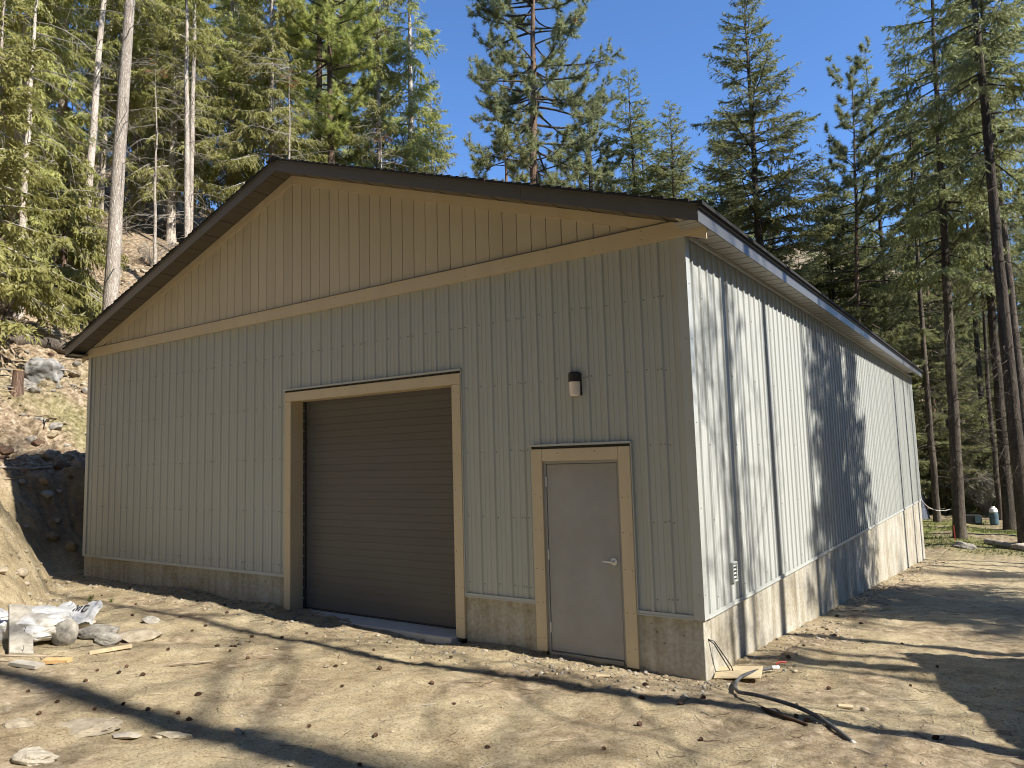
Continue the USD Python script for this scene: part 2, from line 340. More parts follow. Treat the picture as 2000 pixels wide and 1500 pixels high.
def ground_height(x, y, fine=True):
    x, y = np.broadcast_arrays(np.asarray(x, float), np.asarray(y, float))
    front = np.interp(x, [-13, -6.6, -3.1, -0.8, 0.3, 6], [-0.36, -0.44, -0.585, -0.60, -0.53, -0.56])
    z = front + 0.055 * np.clip(-y, 0, 9)
    fall = np.interp(x, [-13.5, -9, 0], [0.0, 0.05, 0.0655])
    z = z - fall * np.clip(y, 0, 20.5) - 0.004 * np.clip(y - 20.5, 0, 60)
    s = toe_distance(x, y)
    k = np.interp(y, [22, 45], [1.0, 0.0])
    hill = np.where(s < 1.25, 1.5 * s * k + 0.2 * s * (1 - k), 1.875 * k + 0.25 * (1 - k) + (0.70 * k + np.interp(x, [-30, 0, 30], [0.56, 0.27, 0.22]) * (1 - k)) * (s - 1.25))
    hill = np.where(s > 0, hill, 0.0)
    z = z + 120 * (1 - np.exp(-np.maximum(hill, 0) / 120.0)) * np.where(hill > 0, 1.0, 0)
    p = np.stack([x, y, np.zeros_like(x)], -1)
    rough = np.clip(s / 0.8, 0, 1)
    z = z + (meshkit.fbm(p * 0.55, 3, 3) - 0.5) * (0.16 + 0.7 * rough) + (meshkit.fbm(p * 0.12, 3, 5) - 0.5) * 3.0 * np.clip(s / 12, 0, 1)
    # windrow of loose soil along the front of the building
    z = z + 0.05 * np.exp(-((y + 0.75) / 0.35) ** 2) * np.interp(x, [-14, -6.9, -6.3, -3.3, -2.6, -1, 0.5], [0.3, 1, 0.15, 0.3, 1, 1, 0]) * (0.5 + meshkit.noise(p * [0.9, 0, 0], 21))
    z = z + 0.05 * np.exp(-((x - 0.35) / 0.35) ** 2) * (y > 0.5) * np.clip(y - 0.5, 0, 1) * meshkit.noise(p * [0, 1.1, 0], 22)
    z = np.where((x > -13) & (x < 0.4) & (y > -0.35) & (y < 21), np.minimum(z, np.interp(x, [-13, -6.6, -3.1, -0.8, 0.3, 6], [-0.31, -0.40, -0.555, -0.585, -0.55, -0.60]) - np.clip(y, 0, 21) * fall), z)
    z = z - 0.05 * np.exp(-((x + 4.85) / 1.75) ** 6) * np.exp(-(np.maximum(np.abs(y + 0.1) - 0.35, 0) / 0.3) ** 2)
    if fine:
        z = z + (meshkit.fbm(p * 2.6, 4, 11) - 0.5) * (0.065 + 0.42 * rough) + (meshkit.fbm(p * 11, 2, 17) - 0.5) * (0.034 + 0.17 * rough)
    return z
# --- end terrain


def gz(x, y):
    return float(ground_height(np.array([x]), np.array([y]))[0])


def graded(lo, a, b, hi, fine, growth=1.06, most=3.0):
    mid = np.arange(a, b + fine / 2, fine)
    def arm(start, end, sign):
        out, d, p = [], fine, start
        while (end - p) * sign > 0:
            d = min(d * growth, most); p += d * sign; out.append(p)
        return out
    return np.array(arm(a, lo, -1)[::-1] + list(mid) + arm(b, hi, 1))


gx, gy = graded(-150, -14.5, 4.2, 110, 0.042), graded(-45, -6.2, 1.2, 190, 0.042, 1.045, 3.0)
X, Y = np.meshgrid(gx, gy, indexing='xy')
Z = ground_height(X, Y)
S = toe_distance(X, Y)
idx = np.arange(X.size).reshape(X.shape)
quads = np.stack([idx[:-1, :-1], idx[:-1, 1:], idx[1:, 1:], idx[1:, :-1]], -1).reshape(-1, 4)
V = np.stack([X, Y, Z], -1).reshape(-1, 3)
pn = np.stack([X, Y, 0 * X], -1)
patch = meshkit.fbm(pn * 0.5, 4, 31)
litter = np.clip((S - 1.0) / 0.6, 0, 1) * 0.95
litter = np.maximum(litter, np.clip((Y - 20.0) / 3, 0, 1) * 0.85)
litter = np.maximum(litter, 0.55 * np.clip((meshkit.fbm(pn * 0.7, 4, 41) - 0.55) / 0.1, 0, 1) * (S < 0.3))
litter = np.maximum(litter, 0.9 * np.clip(np.maximum((X - 4.5) / 2.5, (-9.5 - Y) / 2), 0, 1))
strip = np.exp(-((X - 0.45) / 0.35) ** 2) * (Y > 0) * 0.8 * np.clip((meshkit.fbm(pn * 1.4, 3, 44) - 0.35) / 0.2, 0, 1)
litter = np.maximum(litter, strip)
grass = np.exp(-(((X - 2.0) / 8) ** 2 + ((Y - 30) / 6.5) ** 2)) * 1.5 * np.clip((patch - 0.34) / 0.2, 0, 1)
grass = np.maximum(grass, np.clip((S - 1.6) / 0.5, 0, 1) * np.clip((6.0 - S) / 2, 0, 1) * np.clip((patch - 0.42) / 0.15, 0, 1) * 0.45)
damp = 0.65 * np.clip((S - 0.1) / 0.3, 0, 1) * np.clip((1.6 - S) / 0.5, 0, 1) * np.clip((Y + 0.8) / 0.6, 0, 1)
zone = np.clip(np.stack([litter, grass, damp], -1), 0, 1).reshape(-1, 3)
on_hill = (S.reshape(-1)[quads].mean(1) > 0.0)
for name, sel in (('ground', ~on_hill), ('hillside', on_hill)):
    used = np.unique(quads[sel]); back = np.full(len(V), -1); back[used] = np.arange(len(used))
    q = back[quads[sel]]
    pr = usdkit.mesh(stage, path_of(name), (V[used], q), M['earth'], True)
    UsdGeom.PrimvarsAPI(pr).CreatePrimvar('zone', Sdf.ValueTypeNames.Color3fArray, 'vertex').Set(Vt.Vec3fArray.FromNumpy(zone[used].astype(np.float32)))
    tag(pr.GetPrim(), {'ground': 'bare tan dirt yard around the metal building', 'hillside': 'steep brown forest hillside and cut bank beyond the yard'}[name], None, None, 'structure')

# ------------------------------------------------------------------ the metal building
# x = 0 is the long side wall, y = 0 the gable front, z = 0 the foot of the siding
W, L, HF = 12.868, 19.96, 4.006
RX, RZ, PITCH_R = -W / 2, 6.30, 1 / 3.0          # ridge, soffit height there, roof pitch
OVF, OVS = 0.36, 0.30                            # overhang at the gable, at the eaves
RIB = 0.2286
GAR = (-6.435, -3.222, 2.664)                    # clear opening of the garage door: x0, x1, top
DOOR = (-1.866, -0.866, 1.643)
CAS = 0.145
rng = np.random.RandomState(5)
barn = thing('metal_building', 'tan ribbed metal shop building with low gable roof, garage door and grey side door', 'building')


def rib_profile(a0, a1, anchor, wall='side'):
    """Offsets of the ribbed sheet between a0 and a1, ribs every RIB from anchor."""
    k0, k1 = math.floor((a0 - anchor) / RIB) - 1, math.ceil((a1 - anchor) / RIB) + 1
    pts = []
    for k in range(k0, k1 + 1):
        c = anchor + k * RIB
        pts += [(c - 0.032, 0), (c - 0.014, 0.016), (c + 0.014, 0.016), (c + 0.032, 0)] if wall == 'front' else [(c - 0.024, 0), (c - 0.014, 0.0195), (c + 0.014, 0.0195), (c + 0.024, 0)]
        for m in (0.082, 0.147):
            pts += [(c + m - 0.012, 0), (c + m - 0.005, 0.0035), (c + m + 0.005, 0.0035), (c + m + 0.012, 0)]
    pts = np.array(pts)
    inside = pts[(pts[:, 0] > a0 + 1e-4) & (pts[:, 0] < a1 - 1e-4)]
    ends = np.interp([a0, a1], pts[:, 0], pts[:, 1])
    return np.vstack([[a0, ends[0]], inside, [a1, ends[1]]])


def sheet(mb, a0, a1, z0, z1, anchor, wall, lift=0.0):
    p = rib_profile(a0, a1, anchor, wall); n = len(p)
    def at(z):
        if wall == 'front':
            return np.c_[p[:, 0], -p[:, 1] - lift, np.full(n, z)]
        return np.c_[p[:, 1] + lift, p[:, 0], np.full(n, z)]
    v = np.vstack([at(z0), at(z1)]); i = np.arange(n - 1)
    mb.add(v, np.stack([i, i + 1, i + 1 + n, i + n], 1))


def front_pieces(a0, a1):
    """Where the front is covered by sheets between a0 and a1."""
    holes = [(GAR[0] - CAS - 0.012, GAR[1] + CAS + 0.012, GAR[2] + CAS + 0.03), (DOOR[0] - CAS - 0.012, DOOR[1] + CAS + 0.012, DOOR[2] + CAS + 0.03)]
    cuts = sorted({a0, a1, *[c for h in holes for c in h[:2] if a0 < c < a1]})
    for c0, c1 in zip(cuts[:-1], cuts[1:]):
        z0 = 0.0
        for h in holes:
            if h[0] - 1e-6 <= c0 and c1 <= h[1] + 1e-6:
                z0 = h[2]
        yield c0, c1, z0


edges = [0.0]
while edges[-1] > -W + 1e-6:
    edges.append(max(-W, -0.314 - 0.9144 * (len(edges) - 1)))
for k in range(len(edges) - 1):
    mb = MB()
    for c0, c1, z0 in front_pieces(edges[k + 1], edges[k]):
        sheet(mb, c0, c1, z0, HF + 0.03, -0.3145, 'front', 0.0005 * (k % 2))
    obj('siding_panel', mb.out(), 'siding_paint', barn)
sedges = [0.0]
while sedges[-1] < L - 1e-6:
    sedges.append(min(L, 0.42 + 0.9144 * (len(sedges) - 1)))
for k in range(len(sedges) - 1):
    mb = MB(); sheet(mb, sedges[k], sedges[k + 1], 0.0, 4.12, 0.42, 'side', 0.0006 * (k % 2))
    if k:                                        # the lap of one sheet over the last
        mb.box(0.0005, 0.0225, sedges[k] + 0.013, sedges[k] + 0.0145, 0.0, 4.1)
    obj('siding_panel', mb.out(), 'siding_paint', barn)
# inner core: keeps light out, stands for framing and the far walls
mb = MB()
mb.box(-W, GAR[0] - 0.02, 0.012, 0.16, 0, HF); mb.box(GAR[1] + 0.02, DOOR[0] - 0.05, 0.012, 0.16, 0, HF); mb.box(DOOR[1] + 0.05, -0.16, 0.012, 0.16, 0, HF)
mb.box(GAR[0] - 0.02, GAR[1] + 0.02, 0.012, 0.16, GAR[2] + 0.02, HF); mb.box(DOOR[0] - 0.05, DOOR[1] + 0.05, 0.012, 0.16, DOOR[2] + 0.05, HF)
mb.box(-0.16, -0.012, 0.012, L - 0.16, 0, 4.1); mb.box(-W, -0.16, L - 0.16, L, 0, 4.1)
obj('wall_core', mb.out(), 'siding_trim_paint', barn)
mb = MB()
sheet(mb, 0, L, 0, 4.12, 0.3, 'side'); v, f = mb.out(); v = v * [-1, 1, 1] + [-W, 0, 0]
obj('side_wall', (v, f[:, ::-1]), 'siding_paint', barn)
obj('rear_gable', prism([(-W, HF), (0, HF), (RX, RZ - 0.05)], L - 0.1, L), 'siding_paint', barn)
# foundation
mb = MB()
for x0, x1 in ((-W, GAR[0] - CAS), (GAR[1] + CAS, DOOR[0] - 0.04), (DOOR[1] + 0.04, 0.0)):
    mb.box(x0, x1, -0.004, 0.2, -2.8, -0.004, 0.006)
mb.box(-0.2, 0.004, 0.2, L + 0.003, -3.2, -0.004, 0.006)
mb.box(-W, -W + 0.2, 0.2, L, -2.8, -0.004); mb.box(-W + .2, -0.2, L - 0.2, L, -3.2, -0.004)
mb.box(DOOR[0] - 0.04, DOOR[1] + 0.04, 0.012, 0.2, -2.8, -0.585)
obj('foundation_wall', mb.out(), 'concrete', barn)
mb = MB()
for y in np.arange(1.22, L, 1.22):               # faint form joints
    mb.box(0.0035, 0.0058, y - 0.004, y + 0.004, -2.6, -0.02)
for x in (-0.52, -2.45, -8.2, -10.6):
    mb.box(x - 0.004, x + 0.004, -0.0056, -0.0035, -1.0, -0.02)
obj('form_joint', mb.out(), 'concrete', barn, kind='stuff')
obj('door_sill', box(GAR[0] - 0.02, GAR[1] + 0.02, -0.16, 0.3, -1.0, -0.512, 0.012), 'concrete_pale', barn, label='concrete apron under the garage door')
obj('door_sill', box(DOOR[0] + 0.0, DOOR[1] - 0.0, -0.02, 0.011, -0.62, -0.575, 0.004), 'concrete', barn)
# trims of the siding
T = 'siding_trim_paint'
mb = MB()
mb.box(-0.085, 0.027, -0.027, -0.0245, -0.012, HF + .02); mb.box(0.0245, 0.027, -0.0244, 0.085, -0.012, 4.1)
mb.box(-0.087, -0.084, -0.027, 0.0, -0.012, HF + .02); mb.box(0.0, 0.027, 0.084, 0.087, -0.012, 4.1)
obj('corner_trim', mb.out(), T, barn)
mb = MB()
mb.box(-W - 0.027, -W + 0.085, -0.027, -0.0245, -0.012, HF); mb.box(-W + 0.084, -W + 0.087, -0.027, 0.0, -0.012, HF); mb.box(-W - 0.027, -W - 0.0245, -0.0244, 0.085, -0.012, 4.1)
obj('corner_trim', mb.out(), T, barn)
mb = MB(); mb.box(0.0, 0.027, L - 0.085, L + 0.027, -0.012, 4.1)
obj('corner_trim', mb.out(), T, barn)
for x0, x1 in ((-W + 0.088, GAR[0] - CAS - 0.014), (GAR[1] + CAS + 0.014, DOOR[0] - CAS - 0.014), (DOOR[1] + CAS + 0.014, -0.088)):
    mb = MB(); mb.add(*box(x0, x1, -0.032, 0.0, -0.016, -0.003)); mb.add(*box(x0, x1, -0.0255, -0.0235, -0.003, 0.03)); obj('base_trim', mb.out(), T, barn)
mb = MB(); mb.box(0.005, 0.032, 0.088, L - 0.086, -0.016, -0.003); mb.box(0.0235, 0.0255, 0.088, L - 0.086, -0.003, 0.03); obj('base_trim', mb.out(), T, barn)
obj('wall_top_trim', box(0.02, 0.045, 0.09, L - 0.09, 4.0, 4.052, 0.004), T, barn)
# frieze board in two lengths, with the drip line above it
xj = -9.1
def frieze(x0, x1):
    xs = sorted({x0, x1, *[x for x in (RX - (RZ - 4.19) * 3, RX + (RZ - 4.19) * 3) if x0 < x < x1]})
    return prism([(x, HF) for x in xs] + [(x, min(4.185, RZ - abs(x - RX) * PITCH_R - 0.004)) for x in xs[::-1]], -0.05, -0.002)


obj('frieze_board', frieze(-W - OVS + 0.02, xj - 0.001), 'beige_paint', barn)
obj('frieze_board', frieze(xj + 0.001, OVS - 0.02), 'beige_paint', barn)
obj('frieze_flashing', box(-W + 0.12, -0.12, -0.056, 0.0, 4.1855, 4.196), 'bronze_metal', barn)


def soffit_z(x):
    return RZ - abs(x - RX) * PITCH_R


# gable boards, each its own board, between the frieze and the rake
x = RX - 0.003
bounds = [x + 0.2145 * k for k in range(-32, 33)]
for b0, b1 in zip(bounds[:-1], bounds[1:]):
    b0, b1 = max(b0, -W - 0.2), min(b1, 0.2)
    if b1 - b0 < 0.02:
        continue
    e = rng.uniform(-0.0012, 0.0012)
    y0 = -0.016 + e; g = 0.005
    top0, top1 = soffit_z(b0 + g) - 0.02, soffit_z(b1 - g) - 0.02
    if min(top0, top1) < 4.19:
        continue
    obj('gable_board', prism([(b0 + g, 4.12), (b1 - g, 4.12), (b1 - g, top1), (b0 + g, top0)], y0, 0.012), 'beige_board_paint', barn)
obj('gable_backing', prism([(-W - 0.2, 4.12), (0.2, 4.12), (0.2, 4.14), (RX, RZ - 0.02), (-W - 0.2, 4.14)], 0.0, 0.1), 'beige_board_paint', barn)
for s in (-1, 1):                                # rake boards under the soffit
    xe = RX + s * (W / 2 + OVS - 0.03)
    d = 0.14
    obj('rake_board', prism([(RX + s * 0.0008, RZ - 0.002), (RX + s * 0.0008, RZ - 0.002 - d), (xe, soffit_z(xe) - d + 0.005), (xe, soffit_z(xe) - 0.002)], -0.04, -0.0175), 'beige_paint', barn)
    # soffit planks of the gable overhang
    n = 45
    for k in range(n):
        a, b = RX + s * (W / 2 + OVS) * k / n, RX + s * (W / 2 + OVS) * (k + 1) / n - s * 0.007
        dz = 0.0 if k % 3 else 0.006
        obj('soffit_plank', prism([(a, soffit_z(a) + dz), (b, soffit_z(b) + dz), (b, soffit_z(b) + 0.02), (a, soffit_z(a) + 0.02)], -OVF + 0.012, -0.0178), 'soffit_metal', barn)
    # gable fascia in two lengths
    def fz(x, up):
        return RZ - 0.025 - abs(x - RX) * PITCH_R + up
    joints = [RX + s * 0.0008, RX + s * (0.91 if s > 0 else 3.6), RX + s * (4.6 if s > 0 else 5.4), RX + s * (W / 2 + OVS)]
    for a, b in zip(joints[:-1], joints[1:]):
        b2 = b - s * 0.003
        obj('gable_fascia', prism([(a, fz(a, 0)), (b2, fz(b2, 0)), (b2, fz(b2, 0.158)), (a, fz(a, 0.158))], -OVF - 0.004, -OVF + 0.010), 'bronze_metal', barn)
# eaves on both long sides: fascia, gutter lip, soffit planks
xe = OVS + 0.004
mb = MB(); mb.box(xe - 0.012, xe + 0.004, -OVF - 0.002, L + 0.3, 4.022, 4.16, 0.002)
obj('eave_fascia', mb.out(), 'bronze_metal', barn)
obj('drip_edge', box(xe - 0.02, xe + 0.03, -OVF - 0.01, L + 0.31, 4.166, 4.178), 'bronze_metal', barn)
mb = MB(); mb.box(-W - xe - 0.004, -W - xe + 0.012, -OVF - 0.002, L + 0.3, 4.022, 4.16); obj('eave_fascia', mb.out(), 'bronze_metal', barn)
y = -OVF + 0.02
k = 0
far = MB()
while y < L + 0.28:
    dz = 0.006 if k % 3 == 0 else 0.0
    bx = box(0.03, xe - 0.012, y, y + 0.088, 4.052 + dz, 4.07)
    if k < 200:
        obj('eave_soffit_plank', bx, 'eave_soffit_metal', barn)
    y += 0.095; k += 1
obj('eave_soffit', box(-W - xe, -W, -OVF + 0.02, L + 0.28, 4.05, 4.07), 'soffit_metal', barn)
vp_ = [(0.03, soffit_z(0.03) - 0.016), (0.165, soffit_z(0.165) - 0.016), (0.165, soffit_z(0.165) - 0.001), (0.03, soffit_z(0.03) - 0.001)]
obj('soffit_vent', prism(vp_, -0.27, -0.13), 'white_plastic', barn, label='small white plate under the gable soffit by the near corner')
obj('roof_edge', box(0.318, 0.352, -OVF - 0.03, L + 0.32, 4.1785, 4.222, 0.004), 'roof_shingle', barn)
# roof: decks and shingle courses whose ends step along the rake
for s in (-1, 1):
    obj('roof_deck', prism([(RX, RZ + 0.135), (RX, RZ + 0.15), (RX + s * (W / 2 + OVS + 0.03), RZ + 0.15 - (W / 2 + OVS + 0.03) * PITCH_R), (RX + s * (W / 2 + OVS + 0.03), RZ + 0.135 - (W / 2 + OVS + 0.03) * PITCH_R)], -OVF - 0.02, L + 0.32), 'bronze_metal', barn)
    n = 50
    for k in range(n):
        a = RX + s * (W / 2 + OVS + 0.045) * k / n; b = RX + s * (W / 2 + OVS + 0.045) * (k + 1.15) / n
        za = RZ + 0.152 - abs(a - RX) * PITCH_R; zb = RZ + 0.152 - abs(b - RX) * PITCH_R
        j = rng.uniform(-0.012, 0.012); t = rng.uniform(0.018, 0.03)
        obj('shingle_course', prism([(a, za), (b, zb), (b, zb + t + 0.012), (a, za + 0.01)], -OVF - 0.035 + j, L + 0.33), 'roof_shingle', barn)
mb = MB(); mb.add(*prism([(RX - 0.16, RZ + 0.125), (RX + 0.16, RZ + 0.125), (RX + 0.16, RZ + 0.14), (RX, RZ + 0.2), (RX - 0.16, RZ + 0.14)], -OVF - 0.05, L + 0.34))
obj('ridge_cap', mb.out(), 'roof_shingle', barn)

# garage door: casing, lining, tracks, slats
gx0, gx1, gtop = GAR
B = 'beige_paint'
obj('garage_casing', box(gx0 - CAS, gx0, -0.045, 0.014, -0.49, gtop - 0.001, 0.004), B, barn)
obj('garage_casing', box(gx1, gx1 + CAS, -0.045, 0.014, -0.53, gtop - 0.001, 0.004), B, barn)
obj('garage_casing', box(gx0 - CAS, gx1 + CAS, -0.045, 0.014, gtop + 0.001, gtop + CAS, 0.004), B, barn)
mb = MB(); mb.box(gx0 - 0.05, gx0 - 0.006, 0.0145, 0.13, -0.5, gtop + 0.006); mb.box(gx0 - 0.05, gx0 - 0.009, 0.131, 0.27, -0.5, gtop + 0.009)
obj('jamb_lining', mb.out(), B, barn)
obj('jamb_lining', box(gx1 + 0.006, gx1 + 0.05, 0.0145, 0.27, -0.5, gtop + 0.006), B, barn)
obj('jamb_lining', box(gx0 - 0.004, gx1 + 0.004, 0.0145, 0.27, gtop + 0.006, gtop + 0.05), B, barn)
mb = MB(); mb.box(gx0 - CAS - 0.016, gx1 + CAS + 0.016, -0.055, 0.0, gtop + CAS + 0.03, gtop + CAS + 0.054)
mb.box(gx0 - CAS - 0.016, gx0 - CAS - 0.002, -0.034, 0.0, -0.02, gtop + CAS + 0.0295); mb.box(gx1 + CAS + 0.002, gx1 + CAS + 0.016, -0.034, 0.0, -0.02, gtop + CAS + 0.0295)
obj('opening_trim', mb.out(), T, barn)
obj('head_gap', box(gx0 - CAS, gx1 + CAS, -0.02, 0.005, gtop + CAS + 0.001, gtop + CAS + 0.03), 'black_rubber', barn)
for x0, x1 in ((gx0 - 0.004, gx0 + 0.042), (gx1 - 0.042, gx1 + 0.004)):
    tr = obj('door_track', box(x0, x1, 0.2, 0.216, -0.505, gtop + 0.005, 0.003), 'black_rubber', barn)
    mb = MB()
    for z in np.arange(-0.35, gtop, 0.16):
        s = trimesh.creation.icosphere(subdivisions=1, radius=0.008); s.apply_translation(((x0 + x1) / 2, 0.2, z)); mb.tm(s)
    obj('rivet', mb.out(), 'bright_steel', tr, kind='stuff')
gd = obj('garage_door', box(gx0 + 0.02, gx1 - 0.02, 0.25, 0.27, -0.5, gtop + 0.02), 'rolling_door_metal', barn)
z = -0.485
while z < gtop + 0.02:
    h = 0.103
    v = np.array([(0, 0.2340, z + 0.0004), (0, 0.2335, z + 0.0009), (0, 0.2335, z + h - 0.006), (0, 0.2352, z + h - 0.0004), (0, 0.2499, z + h - 0.0004), (0, 0.2499, z + 0.0004)])
    v[:, 1] += rng.uniform(-0.0006, 0.0006)
    n = len(v); a = v + [gx0 + 0.042, 0, 0]; b = v + [gx1 - 0.042, 0, 0]; i = np.arange(n); j = (i + 1) % n
    obj('door_slat', (np.vstack([a, b]), np.stack([i, i + n, j + n, j], 1)), 'rolling_door_metal', gd)
    z += h
obj('bottom_seal', box(gx0 + 0.03, gx1 - 0.03, 0.228, 0.2495, -0.511, -0.482, 0.004), 'black_rubber', gd)

# side door
dx0, dx1, dtop = DOOR
dbot = -0.525
obj('door_casing', box(dx0 - CAS, dx0, -0.045, 0.014, dbot - 0.01, dtop + CAS, 0.004), B, barn)
obj('door_casing', box(dx1, dx1 + CAS, -0.045, 0.014, dbot - 0.055, dtop + CAS, 0.004), B, barn)
obj('door_casing', box(dx0 + 0.001, dx1 - 0.001, -0.044, 0.014, dtop + 0.001, dtop + CAS - 0.001, 0.004), B, barn)
mb = MB(); mb.box(dx0 - CAS - 0.016, dx1 + CAS + 0.016, -0.055, 0.0, dtop + CAS + 0.03, dtop + CAS + 0.054)
mb.box(dx0 - CAS - 0.016, dx0 - CAS - 0.002, -0.034, 0.0, -0.02, dtop + CAS + 0.0295); mb.box(dx1 + CAS + 0.002, dx1 + CAS + 0.016, -0.034, 0.0, -0.02, dtop + CAS + 0.0295)
obj('opening_trim', mb.out(), T, barn)
obj('head_gap', box(dx0 - CAS, dx1 + CAS, -0.02, 0.005, dtop + CAS + 0.001, dtop + CAS + 0.03), 'black_rubber', barn)
mb = MB(); mb.box(dx0 + 0.001, dx0 + 0.035, -0.012, 0.06, dbot - 0.04, dtop); mb.box(dx1 - 0.035, dx1 - 0.001, -0.012, 0.06, dbot - 0.04, dtop); mb.box(dx0 + 0.0352, dx1 - 0.0352, -0.012, 0.06, dtop - 0.032, dtop)
obj('door_frame', mb.out(), 'door_primer', barn)
sd = obj('side_door', box(dx0 + 0.041, dx1 - 0.040, -0.006, 0.04, dbot, dtop - 0.037, 0.003), 'door_primer', barn)
mb = MB(); mb.box(dx0 + 0.036, dx1 - 0.036, 0.042, 0.058, dbot - 0.05, dtop - 0.033); obj('door_shadow_gap', mb.out(), 'black_rubber', barn)
obj('threshold', box(dx0 + 0.036, dx1 - 0.036, -0.03, 0.041, dbot - 0.05, dbot - 0.008, 0.003), 'weathered_wood', barn)
for z in (dtop - 0.24, 0.56, dbot + 0.26):
    h = trimesh.creation.cylinder(radius=0.0085, height=0.115, sections=10); h.apply_translation((dx0 + 0.0385, -0.014, z))
    obj('hinge', h, 'bright_steel', sd, 30)
hx, hz = dx1 - 0.145, 0.525
mb = MB(); c = trimesh.creation.cylinder(radius=0.040, height=0.016, sections=24); c.apply_transform(trimesh.transformations.rotation_matrix(math.pi / 2, (1, 0, 0))); c.apply_translation((hx + 0.03, -0.014, hz)); mb.tm(c)
c = trimesh.creation.cylinder(radius=0.013, height=0.05, sections=12); c.apply_transform(trimesh.transformations.rotation_matrix(math.pi / 2, (1, 0, 0))); c.apply_translation((hx + 0.03, -0.04, hz)); mb.tm(c)
mb.add(*tube([(hx + 0.043, -0.062, hz), (hx + 0.02, -0.066, hz), (hx - 0.05, -0.066, hz + 0.001), (hx - 0.085, -0.062, hz + 0.002)], [0.013, 0.013, 0.010, 0.009], 10))
obj('handle', mb.out(), 'bright_steel', sd, 40)

# wall lamp: black hood over a pale lens
lx, lz = -1.383, 2.53
mb = MB()
def half_round(r, z0, z1, taper=1.0, n=14):
    a = np.linspace(0, math.pi, n); ring = np.c_[np.cos(a) * r, -np.sin(a) * r * 1.05]
    pts = np.vstack([np.c_[ring, np.full(n, z0)], np.c_[ring * taper, np.full(n, z1)], np.c_[ring * taper * 0.82, np.full(n, z1 + (0.018 if z1 > z0 else -0.018))]])
    h = trimesh.convex.convex_hull(pts); return np.array(h.vertices), np.array(h.faces)
v, f = half_round(0.075, lz + 0.02, lz + 0.115, 0.98)
lamp = obj('wall_lamp_hood', (v + [lx, -0.03, 0], f), 'black_rubber', barn, 30)
v, f = half_round(0.069, lz + 0.019, lz - 0.13, 0.93)
obj('lamp_lens', (v + [lx, -0.031, 0], f), 'lamp_lens', lamp, 30)
obj('lamp_plate', box(lx - 0.078, lx + 0.078, -0.029, -0.004, lz - 0.14, lz + 0.12, 0.004), 'black_rubber', lamp)

# vent box on the side wall and the wire loop out of the concrete
vy0, vy1, vz0, vz1 = 0.86, 1.02, 0.235, 0.455
mb = MB(); mb.box(0.002, 0.05, vy0, vy0 + 0.02, vz0, vz1, 0.003); mb.box(0.002, 0.05, vy1 - 0.02, vy1, vz0, vz1, 0.003); mb.box(0.002, 0.05, vy0 + 0.0201, vy1 - 0.0201, vz1 - 0.02, vz1, 0.003); mb.box(0.002, 0.05, vy0 + 0.0201, vy1 - 0.0201, vz0, vz0 + 0.02, 0.003)
vent = obj('wall_vent', mb.out(), T, barn)
obj('vent_throat', box(0.001, 0.022, vy0 + 0.0202, vy1 - 0.0202, vz0 + 0.0202, vz1 - 0.0202), 'black_rubber', vent)
for k in range(4):
    v, f = box(0.024, 0.046, vy0 + 0.0205, vy1 - 0.0205, -0.0012, 0.0012)
    a = 0.7; x, zz = v[:, 0] - 0.035, v[:, 2].copy(); v[:, 0], v[:, 2] = 0.035 + x * math.cos(a) + zz * math.sin(a), -x * math.sin(a) + zz * math.cos(a) + vz0 + 0.05 + k * 0.042
    obj('vent_louvre', (v, f), T, vent)
obj('wire', tube([(0.0, 0.10, -0.22), (0.05, 0.13, -0.24), (0.12, 0.22, -0.40), (0.16, 0.3, -0.52), (0.17, 0.34, -0.60)], 0.006, 6), 'black_rubber', barn, True)
obj('wire', tube([(0.0, 0.11, -0.23), (0.04, 0.15, -0.27), (0.10, 0.24, -0.44), (0.13, 0.33, -0.56), (0.14, 0.36, -0.61)], 0.006, 6), 'black_rubber', barn, True)

# screws
sm = trimesh.creation.icosphere(subdivisions=1, radius=1.0)
sv, sf = np.array(sm.vertices), np.array(sm.faces)
fr, si = MB(), MB()
rows = [0.16, 0.97, 1.78, 2.6, 3.4]
kk = 0
xr = -0.3145
while xr > -W + 0.1:
    for z in rows:
        for dx, on in ((0.05, True), (-0.05, kk % 4 == 0), (0.0, kk % 4 == 0)):
            x = xr + dx
            if not on or (GAR[0] - CAS - .03 < x < GAR[1] + CAS + .03 and z < GAR[2] + CAS + .07) or (DOOR[0] - CAS - .03 < x < DOOR[1] + CAS + .03 and z < DOOR[2] + CAS + .07):
                continue
            fr.add(sv * [0.009, 0.006, 0.009] + [x, -0.003 - (0.021 if dx == 0 else 0), z + rng.uniform(-.012, .012)], sf)
    xr -= RIB; kk += 1
yr, kk = 0.42, 0
while yr < L - 0.1:
    for z in rows:
        si.add(sv * [0.006, 0.009, 0.009] + [0.003, yr + 0.05, z + rng.uniform(-.012, .012)], sf)
        if kk % 4 == 0:
            si.add(sv * [0.006, 0.009, 0.009] + [0.024, yr, z], sf)
    yr += RIB; kk += 1
for z in (0.24, 1.12, 2.01, 2.9, 3.5):
    fr.add(sv * [0.009, 0.006, 0.009] + [-0.02, -0.028, z], sf); si.add(sv * [0.006, 0.009, 0.009] + [0.028, 0.03, z], sf)
obj('screw', fr.out(), 'screw_steel', barn, kind='stuff')
obj('screw', si.out(), 'screw_steel', barn, kind='stuff')

